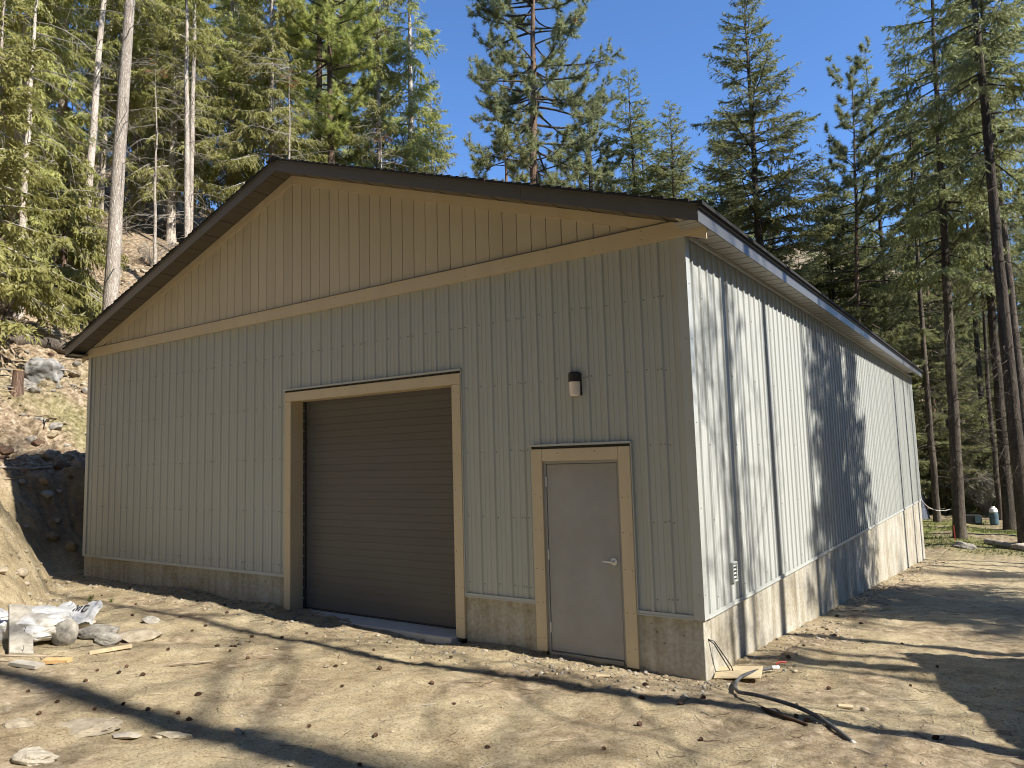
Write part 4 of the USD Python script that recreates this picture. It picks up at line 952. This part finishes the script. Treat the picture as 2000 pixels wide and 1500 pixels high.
# ------------------------------------------------------------------ trees
def trunk_mesh(q, H, r0, wob=0.10, sides=14, flare=1.25):
    n = 26
    t = np.linspace(0, 1, n) ** 1.15
    px = wob * np.cumsum(q.normal(size=n)) * 0.18; py = wob * np.cumsum(q.normal(size=n)) * 0.18
    px -= px[0]; py -= py[0]
    P = np.c_[px, py, t * H - 0.3 * (t == 0)]
    r = r0 * np.maximum((1 - t) ** 0.85, 0.02) * (1 + (flare - 1) * np.exp(-t * H / 0.35))
    def axis(z):
        return np.c_[np.interp(z, P[:, 2], P[:, 0]), np.interp(z, P[:, 2], P[:, 1]), z], np.interp(z, P[:, 2], r)
    v, f = tubes(P[None], r[None], sides)
    return (v, f), axis


def limb_curves(q, axis, z, az, L, e0, droop, up, r, k=7, sway=0.06):
    s = np.linspace(0, 1, k)[None]
    base, _ = axis(z)
    d = np.c_[np.cos(az), np.sin(az), 0 * az]; side = np.c_[-np.sin(az), np.cos(az), 0 * az]
    zc = L[:, None] * (np.tan(e0)[:, None] * s - droop[:, None] * s ** 2 + up[:, None] * s ** 4)
    sw = sway * L[:, None] * (q.normal(size=(len(z), 1)) * s ** 2 + 0.4 * q.normal(size=(len(z), 1)) * np.sin(s * 5))
    P = base[:, None] + d[:, None] * (L[:, None] * s)[..., None] + side[:, None] * sw[..., None]
    P[:, :, 2] += zc
    R = r[:, None] * (1 - 0.86 * s)
    return P, R


def along(P, i, s):
    k = P.shape[1] - 1
    a = np.clip(s * k, 0, k - 1e-6); j = a.astype(int); w = (a - j)[:, None]
    p = P[i, j] * (1 - w) + P[i, j + 1] * w
    t = P[i, j + 1] - P[i, j]
    return p, t / np.maximum(np.linalg.norm(t, axis=1, keepdims=True), 1e-9)


def unit(a):
    return a / np.maximum(np.linalg.norm(a, axis=1, keepdims=True), 1e-9)


def blades(q, p, d, length, width, face=None):
    """One thin triangle per needle spray; flat sprays face up and out of the crown."""
    nrm = q.normal(size=d.shape) if face is None else face + q.normal(size=d.shape) * 0.5
    s = unit(np.cross(d, unit(nrm))) * (width / 2)[:, None]
    v = np.stack([p + s, p - s, p + d * length[:, None]], 1).reshape(-1, 3)
    return v, np.arange(len(p) * 3).reshape(-1, 3)


def conifer(seed, H, r0, cb, R, n_limbs, foliage_mat, bark_mat, droop=0.18, up=0.16, hang=0.25, gap=0.06, leaf=0.13, wleaf=0.04, dead=24, shape=0.8, low=0.75, bare=0.14, e_low=-18, e_top=38, twig_gap=0.075, dead_len=1.3, jag=0.3):
    q = np.random.RandomState(seed)
    tm, axis = trunk_mesh(q, H, r0)
    zb = cb * H
    u = np.sort(q.uniform(0, 1, n_limbs)) ** 0.92
    z = zb + (H - 0.15 - zb) * u
    t = (H - z) / (H - zb)
    L = R * np.minimum(1, (t * 1.15)) ** shape * (1 - (1 - low) * np.clip((t - 0.6) / 0.4, 0, 1)) * q.uniform(1 - jag, 1 + jag * 0.7, n_limbs) + 0.12
    az = np.arange(n_limbs) * 2.39996 + q.normal(size=n_limbs) * 0.5
    e0 = np.radians(e_top + (e_low - e_top) * t ** 0.6 + q.normal(size=n_limbs) * 7)
    _, rz = axis(z)
    P, Rr = limb_curves(q, axis, z, az, L, e0, droop * q.uniform(.6, 1.4, n_limbs) * t, up * q.uniform(.5, 1.4, n_limbs), np.minimum(0.012 + 0.011 * L, rz * 0.6))
    lv = MB().add(*tubes(P, Rr, 4))
    # dead lower limbs
    if dead:
        zd = q.uniform(max(1.0, 0.08 * H), zb * 1.05 + 0.5, dead); ad = q.uniform(0, 6.28, dead); Ld = dead_len * q.uniform(0.15, 1.2, dead) ** 1.2
        Pd, Rd = limb_curves(q, axis, zd, ad, Ld, np.radians(q.uniform(-15, 20, dead)), q.uniform(0.1, 0.7, dead), 0 * zd, 0.006 + 0.006 * Ld, 6, 0.12)
        lv.add(*tubes(Pd, Rd, 4))
        m = 5; ii = np.repeat(np.arange(dead), m); ss = q.uniform(0.35, 0.95, len(ii))
        b, tt_ = along(Pd, ii, ss)
        dd = unit(tt_ * 0.6 + q.normal(size=tt_.shape) * 0.6); ll = Ld[ii] * q.uniform(.1, .4, len(ii))
        g = np.linspace(0, 1, 3)[None, :, None]
        Ps = b[:, None] + dd[:, None] * ll[:, None, None] * g; Ps[:, :, 2] -= 0.15 * ll[:, None] * g[:, :, 0] ** 2
        lv.add(*tubes(Ps, np.repeat(0.0045 * np.array([[1, .8, .4]]), len(ii), 0), 3))
    # twigs
    nt = np.maximum(4, (L / twig_gap).astype(int))
    i = np.repeat(np.arange(n_limbs), nt)
    s = q.uniform(bare, 1.0, len(i))
    s = np.maximum(s, 0.25 / np.maximum(L[i], 0.3) * q.uniform(0, 1, len(i)))
    b, tg = along(P, i, s)
    sgn = np.where(q.uniform(0, 1, len(i)) < 0.5, -1, 1)
    sd = unit(np.cross(tg, np.tile([[0, 0, 1.0]], (len(i), 1)))) * sgn[:, None]
    ang = np.radians(q.uniform(25, 70, len(i)))
    d = unit(tg * np.cos(ang)[:, None] + sd * np.sin(ang)[:, None] + np.c_[0 * s, 0 * s, q.normal(size=len(i)) * 0.22 - hang * 0.5])
    ln = (0.10 + 0.36 * L[i] * (1 - s) ** 0.7 * np.minimum(1, s * 3)) * q.uniform(.5, 1.25, len(i)); ln = np.minimum(ln, 0.95)
    g = np.linspace(0, 1, 4)[None]
    tw = b[:, None] + d[:, None] * (ln[:, None] * g)[..., None]; tw[:, :, 2] -= hang * ln[:, None] * g ** 2
    big = ln > 0.5
    lv.add(*tubes(tw[big], np.repeat(0.006 * np.array([[1, .8, .6, .3]]), big.sum(), 0), 3))
    ne = np.maximum(3, (ln / gap).astype(int))
    j = np.repeat(np.arange(len(i)), ne)
    w = q.uniform(0.05, 1.0, len(j))
    p, tg2 = along(tw, j, w)
    dirs = unit(tg2 + q.normal(size=tg2.shape) * 0.55 + np.c_[0 * w, 0 * w, -hang * 0.8 * np.ones_like(w)])
    size = leaf * q.uniform(.6, 1.35, len(j))
    face = unit(np.c_[p[:, :2], 0 * w]) * 0.75 + [0, 0, 0.6]
    crown = blades(q, p, dirs, size, wleaf * q.uniform(.7, 1.3, len(j)), face)
    return dict(trunk=(tm, bark_mat), branches=(lv.out(), 'dead_wood' if bark_mat != 'bark_dark' else 'bark_dark'), crown=(crown, foliage_mat))


def pine(seed, H, r0, cb, R, n_limbs, foliage_mat='pine_green', bark_mat='bark_pine', needles=30, nl=0.20, dead=22, top_round=0.55, subs=(6, 11), brown=0):
    q = np.random.RandomState(seed)
    tm, axis = trunk_mesh(q, H, r0, 0.13)
    zb = cb * H
    z = zb + (H - 0.4 - zb) * np.sort(q.uniform(0, 1, n_limbs))
    t = (H - z) / (H - zb)
    L = R * np.minimum(1, t * 1.6 + 0.08) ** top_round * q.uniform(0.5, 1.15, n_limbs) * (1 - 0.3 * np.clip((t - .75) / .25, 0, 1))
    az = np.arange(n_limbs) * 2.39996 + q.normal(size=n_limbs) * 0.6
    e0 = np.radians(42 - 62 * t ** 0.7 + q.normal(size=n_limbs) * 10)
    _, rz = axis(z)
    P, Rr = limb_curves(q, axis, z, az, L, e0, 0.30 * t * q.uniform(.3, 1.3, n_limbs), 0.42 * q.uniform(.4, 1.5, n_limbs), np.minimum(0.018 + 0.013 * L, rz * 0.6), 9, 0.10)
    lv = MB().add(*tubes(P, Rr, 5))
    if dead:
        zd = q.uniform(0.12 * H, zb * 1.1, dead); ad = q.uniform(0, 6.28, dead); Ld = 1.5 * q.uniform(0.1, 1.2, dead)
        Pd, Rd = limb_curves(q, axis, zd, ad, Ld, np.radians(q.uniform(-10, 25, dead)), q.uniform(0, .5, dead), 0.2 * q.normal(size=dead), 0.008 + 0.008 * Ld, 6, 0.2)
        lv.add(*tubes(Pd, Rd, 4))
    ns = q.randint(subs[0], subs[1], n_limbs)
    i = np.repeat(np.arange(n_limbs), ns); s = q.uniform(0.38, 1.0, len(i))
    b, tg = along(P, i, s)
    d = unit(tg * 0.75 + q.normal(size=tg.shape) * 0.5 + [0, 0, 0.15]); ln = 0.28 * L[i] * q.uniform(.3, 1.1, len(i)) * (1.2 - 0.7 * s) + 0.08
    g = np.linspace(0, 1, 4)[None]
    tw = b[:, None] + d[:, None] * (ln[:, None] * g)[..., None]; tw[:, :, 2] += 0.22 * ln[:, None] * (g ** 2 - 0.6 * g)
    lv.add(*tubes(tw, np.repeat(0.009 * np.array([[1, .9, .8, .6]]), len(i), 0), 4))
    tips = [tw[:, -1]]; td = [unit(tw[:, -1] - tw[:, -2])]
    for w in (0.62, 0.3):
        keep = ln > (0.25 if w > 0.5 else 0.45); p_, t_ = along(tw, np.nonzero(keep)[0], np.full(keep.sum(), w)); tips.append(p_); td.append(unit(t_ + q.normal(size=t_.shape) * 0.6))
    tips.append(P[:, -1]); td.append(unit(P[:, -1] - P[:, -2]))
    tips, td = np.vstack(tips), np.vstack(td)
    j = np.repeat(np.arange(len(tips)), needles)
    spread = q.normal(size=(len(j), 3)) * 0.85
    back = q.uniform(0, 0.16, len(j))[:, None]
    dirs = unit(td[j] * 0.9 + spread + [0, 0, -0.08])
    cr = blades(q, tips[j] - td[j] * back, dirs, nl * q.uniform(.65, 1.2, len(j)), 0.027 * q.uniform(.7, 1.3, len(j)))
    out = dict(trunk=(tm, bark_mat), branches=(lv.out(), 'bark_dark'), crown=(cr, foliage_mat))
    if brown:
        k = q.randint(0, len(tips), brown); j = np.repeat(k, 50)
        out['dead_tuft'] = (blades(q, tips[j], unit(td[j] * .3 + q.normal(size=(len(j), 3)) * .8 + [0, 0, -.5]), 0.26 * q.uniform(.7, 1.2, len(j)), 0.02 * np.ones(len(j))), 'dry_needle')
    return out


def shrub(seed, n=36, h=1.6, matn='dead_wood', leaves=False):
    q = np.random.RandomState(seed)
    a = q.uniform(0, 6.28, n); l = h * q.uniform(.4, 1.1, n); g = np.linspace(0, 1, 6)[None]
    out = q.uniform(.2, .75, n) * l
    P = np.stack([np.cos(a)[:, None] * out[:, None] * g ** 1.2, np.sin(a)[:, None] * out[:, None] * g ** 1.2, l[:, None] * (g - 0.25 * g ** 3)], -1) + q.normal(size=(n, 6, 3)) * 0.025 * h * g[..., None]
    mb = MB().add(*tubes(P, np.repeat(0.011 * np.array([[1, .9, .75, .6, .45, .25]]), n, 0), 4))
    i = np.repeat(np.arange(n), 9); s = q.uniform(.3, 1, len(i)); b, t_ = along(P, i, s)
    d = unit(t_ * .8 + q.normal(size=t_.shape) * .6); ll = q.uniform(.15, .5, len(i)) * h * .45
    g2 = np.linspace(0, 1, 3)[None]
    Q = b[:, None] + d[:, None] * (ll[:, None] * g2)[..., None]
    mb.add(*tubes(Q, np.repeat(0.005 * np.array([[1, .7, .4]]), len(i), 0), 3))
    return dict(branches=(mb.out(), matn))


KINDS = {
    # sunny side firs of the left slope, dense and drooping
    'fir_a': ('fir_tree', lambda: conifer(1, 24, 0.24, 0.20, 3.3, 150, 'fir_yellow_green', 'bark_pale', hang=0.42, droop=0.30, up=0.2, low=0.8, leaf=0.17, wleaf=0.046, gap=0.036, twig_gap=0.046)),
    'fir_b': ('fir_tree', lambda: conifer(2, 22, 0.22, 0.15, 3.0, 150, 'fir_yellow_green', 'bark_pale', hang=0.5, droop=0.36, low=0.9, leaf=0.17, wleaf=0.046, gap=0.036, twig_gap=0.046)),
    'fir_c': ('fir_tree', lambda: conifer(3, 26, 0.26, 0.28, 2.8, 135, 'fir_yellow_green', 'bark_pale', hang=0.35, dead=40, leaf=0.17, wleaf=0.046, gap=0.036, twig_gap=0.046)),
    # deeper green firs behind and right of the building
    'fir_d': ('fir_tree', lambda: conifer(4, 27, 0.27, 0.26, 4.0, 170, 'fir_deep_green', 'bark_dark', hang=0.22, droop=0.14, up=0.10, leaf=0.16, wleaf=0.046, gap=0.038, twig_gap=0.046, e_top=45, e_low=-4, bare=0.18, low=0.85)),
    'fir_e': ('fir_tree', lambda: conifer(5, 24, 0.22, 0.10, 3.5, 180, 'fir_deep_green', 'bark_dark', hang=0.22, leaf=0.16, wleaf=0.046, gap=0.038, twig_gap=0.046, e_top=48, low=0.95)),
    'fir_f': ('fir_tree', lambda: conifer(6, 21, 0.20, 0.16, 2.6, 150, 'fir_deep_green', 'bark_dark', hang=0.3, leaf=0.16, wleaf=0.046, gap=0.038, twig_gap=0.046)),
    # tall forest firs with a long bare trunk and dead limbs
    'tall_a': ('tall_fir_tree', lambda: conifer(7, 28, 0.23, 0.38, 3.0, 110, 'fir_deep_green', 'bark_dark', hang=0.35, dead=70, dead_len=2.2, low=0.8, bare=0.25, leaf=0.16, wleaf=0.046, gap=0.038, twig_gap=0.046)),
    'tall_b': ('tall_fir_tree', lambda: conifer(8, 30, 0.25, 0.46, 2.8, 100, 'fir_deep_green', 'bark_dark', hang=0.3, dead=70, dead_len=2.0, bare=0.25, leaf=0.16, wleaf=0.046, gap=0.038, twig_gap=0.046)),
    'tall_c': ('tall_fir_tree', lambda: conifer(9, 24, 0.15, 0.50, 2.1, 80, 'fir_deep_green', 'bark_dark', hang=0.3, dead=60, dead_len=1.7, bare=0.2, leaf=0.16, wleaf=0.046, gap=0.038, twig_gap=0.046)),
    'tall_d': ('tall_fir_tree', lambda: conifer(21, 28, 0.215, 0.70, 1.9, 60, 'fir_deep_green', 'bark_dark', hang=0.3, dead=44, dead_len=1.3, leaf=0.19, wleaf=0.07)),
    'pale_a': ('tall_fir_tree', lambda: conifer(10, 27, 0.235, 0.62, 2.6, 70, 'fir_yellow_green', 'bark_pale', hang=0.4, dead=60, dead_len=1.9, leaf=0.17, wleaf=0.046, gap=0.036, twig_gap=0.046)),
    'pale_b': ('tall_fir_tree', lambda: conifer(11, 23, 0.15, 0.50, 2.0, 70, 'fir_yellow_green', 'bark_pale', hang=0.45, dead=60, dead_len=1.7, leaf=0.17, wleaf=0.046, gap=0.036, twig_gap=0.046)),
    'pine_a': ('pine_tree', lambda: pine(12, 30, 0.33, 0.38, 4.4, 135, needles=40, nl=0.26, subs=(10, 17), brown=5)),
    'pine_b': ('pine_tree', lambda: pine(13, 24, 0.20, 0.28, 3.0, 100, needles=40, nl=0.24, subs=(9, 14))),
    'pine_c': ('pine_tree', lambda: pine(14, 26, 0.26, 0.22, 3.3, 120, 'fir_yellow_green', needles=46, nl=0.28, subs=(10, 16))),
    'bushy': ('young_fir_tree', lambda: conifer(15, 6.2, 0.13, 0.05, 2.2, 130, 'fir_yellow_green', 'bark_pine', hang=0.75, droop=0.5, up=0.05, low=1.0, leaf=0.14, wleaf=0.05, dead=14, e_top=30, e_low=-12, gap=0.032, twig_gap=0.035)),
    'young': ('young_fir_tree', lambda: conifer(16, 9, 0.10, 0.06, 1.7, 110, 'fir_yellow_green', 'bark_pale', hang=0.4, low=1.0, leaf=0.14, wleaf=0.055, dead=10, gap=0.04, twig_gap=0.04)),
    'young_dark': ('young_fir_tree', lambda: conifer(17, 7, 0.09, 0.05, 1.6, 100, 'fir_deep_green', 'bark_dark', hang=0.35, low=1.0, leaf=0.14, wleaf=0.055, dead=10, gap=0.04, twig_gap=0.04)),
    'snag': ('dead_tree', lambda: conifer(18, 13, 0.11, 0.95, 0.5, 6, 'dry_needle', 'bark_pale', dead=90, dead_len=1.9)),
    'bare': ('bare_shrub', lambda: shrub(19, 44, 1.9)),
    'bare2': ('bare_shrub', lambda: shrub(20, 30, 1.3, 'dry_twig')),
}
_first = {}


def tree(kind, x, y, scale=1.0, turn=0.0, lean=(0, 0), label=None, group=None, sink=0.05):
    name, build = KINDS[kind]
    cat = {'bare_shrub': 'shrub'}.get(name, 'tree')
    loc, rot = (x, y, gz(x, y) - sink), (lean[0], lean[1], turn)
    if kind in _first:
        return copy(_first[kind], loc, rot, scale, label, group)
    t = thing(name, label, cat, loc, rot, scale, group)
    for part, (m, mm) in build().items():
        obj(part, m, mm, t, part == 'trunk', 'stuff' if part != 'trunk' else None)
    _first[kind] = t
    return t


# lean: degrees about x (towards -y when positive) and about y (towards +x when positive)
# --- left slope, seen one by one
tree('pale_a', -20.53, 4.11, 1.0, 10, (0, 2.6), 'tall pale bare trunk rising left of the gable roof, thickest trunk on the slope')
tree('pale_b', -25.4, 5.52, 1.1, 60, (0, 2.4), 'slimmer pale trunk left of the thickest slope trunk, with dead side limbs')
tree('pale_b', -24.6, 9.17, 0.95, 200, (0, 1.6), 'thin whitish trunk between the thick pale trunk and the roof ridge')
tree('snag', -22.2, 2.2, 1.1, 120, (0, 1.8), 'thin reddish dead trunk at the far left edge of the slope')
tree('snag', -24.33, 7.63, 0.8, 20, (2, 0), 'short dark dead trunk just right of the thick pale trunk')
tree('bushy', -23.78, 4.24, 1.0, 0, (0, 0), 'low bushy bright green young fir with hanging foliage at the left eave')
tree('young', -20.2, 0.9, 1.25, 40, (0, 0), 'bright leafy young fir crowding the left edge of the photo')
tree('fir_b', -24.5, 2.9, 0.95, 80, (0, 1), 'tall yellow green fir at the far left with low branches')
tree('fir_a', -30.3, 6.8, 1.0, 10, (0, 0), 'dense yellow green fir behind the slimmer pale trunk')
tree('fir_c', -28.4, 8.2, 0.95, 150, (0, 0), 'high crowned fir between the two pale trunks')
tree('fir_b', -31.0, 12.2, 1.0, 300, (0, 0), 'drooping yellow green fir behind the thin whitish trunk')
tree('fir_a', -30.4, 15.0, 1.0, 110, (0, 0), 'broad yellow green fir above the left roof slope')
tree('fir_b', -27.6, 15.4, 1.0, 200, (0, 0), 'bright hanging fir directly left of the ridge')
tree('snag', -22.6, 12.6, 0.95, 70, (0, 0), 'tangle of gray dead limbs just above the roof ridge')
tree('pine_c', -26.6, 18.7, 1.0, 0, (0, 0), 'soft long needled bright pine right above the roof ridge')
tree('pine_c', -30.5, 21.0, 1.1, 140, (0, 0), 'second bright long needled pine behind the one over the ridge')
tree('fir_a', -25.8, 21.4, 1.0, 250, (0, 0), 'yellow green fir between the bright pines and the dark trunked fir')
tree('fir_c', -25.6, 23.9, 1.1, 70, (0, 0), 'tall fir with dark visible trunk left of the gap of blue sky')
tree('fir_b', -26.2, 26.6, 0.86, 0, (0, 0), 'fir at the right end of the sunny stand, bordering the gap of sky')
tree('fir_f', -24.0, 26.8, 0.62, 90, (0, 0), 'shorter fir at the foot of the sunny stand next to the sky gap')
# --- behind the building
tree('pine_a', -16.67, 22.9, 1.0, 20, (0, 1.4), 'big ponderosa style pine with reddish trunk standing behind the roof in the middle')
tree('pine_b', -24.47, 32.1, (1.1, 1.1, 1.0), 100, (0, 0), 'slim gray pine left behind the big middle pine')
tree('pine_b', -20.2, 37.0, (1.2, 1.2, 0.98), 210, (0, 0), 'lower yellowish pine right behind the big middle pine')
tree('fir_e', -15.68, 33.65, (1.35, 1.35, 1.04), 45, (0, 0), 'narrow pointed fir right of the big middle pine')
tree('fir_e', -12.9, 33.2, (1.35, 1.35, 0.97), 160, (0, 0), 'second smaller pointed fir left of the tall broad fir')
tree('fir_f', -14.2, 36.6, (1.35, 1.35, 1.1), 300, (0, 0), 'fir peeking between the two pointed firs')
tree('fir_f', -17.8, 39.5, (1.3, 1.3, 1.18), 20, (0, 0), 'full green fir low behind the roof right of the big middle pine')
tree('pine_b', -18.8, 33.2, 0.88, 20, (0, 0), 'short pine low behind the roof at the foot of the big middle pine')
tree('fir_e', -11.0, 36.2, (1.2, 1.2, 0.98), 70, (0, 0), 'rounded fir low between the pointed firs and the tall broad fir')
tree('fir_f', -9.6, 33.0, (1.2, 1.2, 0.92), 170, (0, 0), 'low fir touching the left side of the tall broad fir')
tree('fir_e', -5.2, 36.5, (1.1, 1.1, 0.82), 250, (0, 0), 'low fir touching the right side of the tall broad fir')
tree('fir_f', -3.4, 40.5, 0.85, 250, (0, 0), 'fir above the far half of the long eave')
tree('fir_d', -7.07, 29.3, (1.2, 1.2, 1.04), 0, (0, 0), 'tall broad fir over the long eave, largest crown against the sky')
tree('fir_f', -8.4, 36.5, 0.9, 20, (0, 0), 'darker fir half hidden behind the tall broad fir')
tree('pine_b', -4.1, 34.0, 0.98, 330, (0, 3.0), 'leaning dark pine whose tufts show right of the tall broad fir')
# --- right forest, seen one by one
tree('tall_a', 0.59, 26.55, 1.0, 0, (0, 2.0), 'straight dark trunk near the far wall corner with the red stake before it')
tree('tall_b', 2.75, 24.3, 1.0, 90, (0, -3.4), 'thick dark trunk leaning left across the right edge of the photo')
tree('tall_a', 2.15, 31.6, 1.02, 180, (0, -0.5), 'dark trunk beside the blue and white drum')
tree('tall_b', 2.95, 28.4, 0.98, 250, (0, -0.4), 'dark upright trunk crossing behind the leaning one at the right edge')
tree('tall_c', -0.82, 34.46, 1.1, 40, (0, 0.8), 'slender trunk standing right against the far wall corner')
tree('pine_b', -1.6, 42.4, 0.95, 0, (0, 2.2), 'reddish sunlit leaning trunk behind the slender one at the far corner')
tree('tall_a', -2.59, 37.3, 0.95, 130, (0, 0.5), 'dark trunk rising above the end of the long eave')
tree('tall_c', 1.75, 36.4, 0.9, 310, (0, 1.0), 'thinnest trunk of the right group, just left of the drum')
tree('young_dark', 1.1, 42.5, 0.95, 0, (0, 0), 'dark low young fir shading the ground behind the drum')
tree('young_dark', -0.8, 40.5, 0.75, 90, (0, 0), 'dark low young fir behind the slender corner trunk')
# --- the rest of the stands
fr_ = np.random.RandomState(4)
placed = [(-20.53, 4.11), (-25.4, 5.5), (-24.6, 9.2), (-23.8, 4.2), (-30, 7), (-28, 8), (-31, 12), (-30, 15), (-27.6, 15.4), (-26.6, 18.7), (-30.5, 21), (-25.8, 21.4), (-25.6, 23.9), (-26.2, 26.6),
          (-16.7, 22.9), (-24.5, 32.1), (-20.2, 37), (-15.7, 33.6), (-12.9, 33.2), (-14.2, 36.6), (-7.1, 29.3), (-8.4, 36.5), (-4.9, 33.5), (0.6, 26.5), (2.75, 24.3), (2.15, 31.6), (2.95, 28.4), (-.8, 34.5), (-1.6, 42.4), (-2.6, 37.3), (1.75, 36.4)]


def fill(n, region, kinds, gap, label, group, scales=(0.8, 1.1)):
    made = 0
    for _ in range(4000):
        if made >= n:
            break
        x, y = region(fr_)
        if min(math.hypot(x - a, y - b) for a, b in placed) < gap:
            continue
        placed.append((x, y)); made += 1
        k = kinds[fr_.randint(len(kinds))]
        ang, dist = math.degrees(math.atan2(2.8 - x, y + 7.4)), math.hypot(x - 2.8, y + 7.4)
        waiting.append([label(k, ang, dist), ang, k, x, y, fr_.uniform(*scales), fr_.uniform(0, 360), tuple(fr_.normal(size=2) * 1.2), group])


waiting = []


def wedge(a0, a1, d0, d1):
    """Points by bearing (degrees from +y towards -x, seen from the yard) and distance."""
    def f(r):
        a, d = math.radians(r.uniform(a0, a1)), math.sqrt(r.uniform(d0 ** 2, d1 ** 2))
        return 2.8 - math.sin(a) * d, -7.4 + math.cos(a) * d
    return f


LOOK = {'fir_a': 'broad yellow green fir', 'fir_b': 'drooping yellow green fir', 'fir_c': 'high crowned yellow green fir', 'pale_b': 'thin pale trunked fir', 'snag': 'thin dead trunk', 'young': 'small bright fir', 'fir_d': 'broad green fir', 'fir_e': 'pointed fir', 'fir_f': 'slim green fir',
        'tall_a': 'bare trunked dark fir', 'tall_b': 'very tall dark fir', 'tall_c': 'slender dark trunk', 'young_dark': 'young dark fir', 'bare': 'large leafless shrub', 'bare2': 'small leafless shrub'}


def left_label(k, a, d):
    where = 'at far left' if a > 67 else 'behind the thickest trunk' if a > 60 else 'over the left eave' if a > 54 else 'over the ridge' if a > 48 else 'by the sky gap'
    return f"{LOOK[k]} {'high' if d > 44 else 'low'} on the slope {where}"


def right_label(k, a, d):
    where = 'at the right edge' if a < 1.5 else 'behind the leaning trunk' if a < 4 else 'past the far corner' if a < 7 else 'over the eave end' if a < 10 else 'over the mid eave'
    return f"{LOOK[k]} {'deep' if d > 58 else 'midway'} in the right stand {where}"


fill(20, wedge(42, 76, 36, 62), ['fir_a', 'fir_b', 'fir_c', 'pale_b', 'fir_a'], 2.7, left_label, 'firs far up the left slope')
fill(10, wedge(44, 72, 33, 44), ['pale_b', 'snag', 'young', 'fir_c'], 2.2, left_label, 'thin trees on the left slope')
fill(9, wedge(16, 34, 54, 76), ['fir_e', 'fir_f'], 3.0, lambda k, a, d: f"{LOOK[k]} far behind the roof {'right of the pointed firs' if a < 23 else 'behind the big middle pine'}", 'distant firs behind the building', (0.8, 1.0))
fill(24, wedge(-3, 15, 44, 74), ['tall_a', 'tall_b', 'tall_c', 'fir_f', 'tall_c', 'fir_e'], 2.3, right_label, 'firs deep in the right forest', (0.75, 1.0))
fill(8, wedge(-2, 9, 62, 84), ['fir_f', 'fir_e', 'fir_d'], 3.0, right_label, 'firs deep in the right forest', (0.6, 0.85))
fill(10, wedge(5, 14, 42, 56), ['fir_f', 'fir_e', 'tall_c'], 2.6, right_label, 'firs beyond the long eave', (0.7, 0.9))
fill(10, wedge(-3, 9, 44, 70), ['young_dark'], 2.2, right_label, 'young firs in the right forest', (0.6, 1.2))
fill(24, wedge(-4, 7, 44, 72), ['bare', 'bare2'], 1.2, right_label, 'bare shrubs in the right forest', (1.0, 2.2))
fill(16, wedge(48, 74, 24, 40), ['bare', 'bare2'], 1.4, left_label, 'bare shrubs on the left slope', (0.7, 1.3))
ORDER = {2: ['left', 'right'], 3: ['leftmost', 'middle', 'rightmost'], 4: ['leftmost', 'left middle', 'right middle', 'rightmost']}
for lab in sorted({w[0] for w in waiting}):
    same = sorted((w for w in waiting if w[0] == lab), key=lambda w: -w[1])
    for n, (lab_, ang, k, x, y, sc, turn, lean, group) in enumerate(same):
        tree(k, x, y, sc, turn, lean, f'{ORDER[len(same)][n]} {lab}' if len(same) in ORDER else lab, group)
# --- trees and a shed out of view on the sunny side, which shade the yard
SH = [('tall_d', 11.6, 1.95, 1.0), ('tall_d', 12.2, 3.75, 0.96), ('tall_d', 12.6, 6.0, 0.9), ('fir_d', 10.6, 8.8, 0.84), ('snag', 12.4, 2.55, 1.25), ('snag', 13.4, 1.55, 1.22), ('fir_f', 17.0, 8.3, 0.92), ('fir_e', 15.0, 7.6, 0.95), ('tall_d', 11.5, 16.5, 1.0), ('tall_d', 13.5, 18.7, 0.95), ('tall_d', 12.6, 20.1, 1.0),
      ('snag', 8.5, -0.45, 1.5), ('snag', 16.0, -1.95, (3.4, 3.4, 2.2))]
for k, (kd, x, y, s) in enumerate(SH):
    tree(kd, x, y, s, 77 * k, (0, 0), 'fir standing out of view on the sunny side of the yard', 'trees out of view right of the yard')
bk_ = np.random.RandomState(9)
ring = [(-27 + 62 * (k + 0.5 * r) / 9, (-15.5, -21)[r], 1.35) for r in range(2) for k in range(10)] + [(38.5 + 5.5 * r, -14 + 6.2 * k + 3.1 * r, 1.25) for r in range(2) for k in range(9)]
for k, (x, y, sc) in enumerate(ring):            # the forest goes on behind the photographer and past the sunny side
    tree(['fir_a', 'fir_d', 'fir_e', 'fir_b'][k % 4], x + bk_.uniform(-1, 1), y + bk_.uniform(-1.2, 1.2), (sc * 1.3, sc * 1.3, sc * bk_.uniform(0.94, 1.06)), 40 * k, (0, 0), 'fir of the forest out of view around the yard', 'forest out of view around the yard')
shed = thing('storage_shed', 'low tan shed out of view to the right, shading the corner of the yard', 'shed', (4.45, 2.1, -0.75), (0, 0, 19))
obj('wall', box(0.5, 5.0, -8.0, 0.0, 0, 2.55, 0.01), 'siding_paint', shed)
obj('roof', prism([(0.0, 2.5), (0.0, 2.62), (2.75, 3.3), (5.5, 2.62), (5.5, 2.5), (2.75, 3.18)], -8.4, 0.35), 'roof_shingle', shed)
obj('door', box(0.46, 0.499, -4.5, -3.5, 0.05, 2.1, 0.004), 'door_primer', shed)
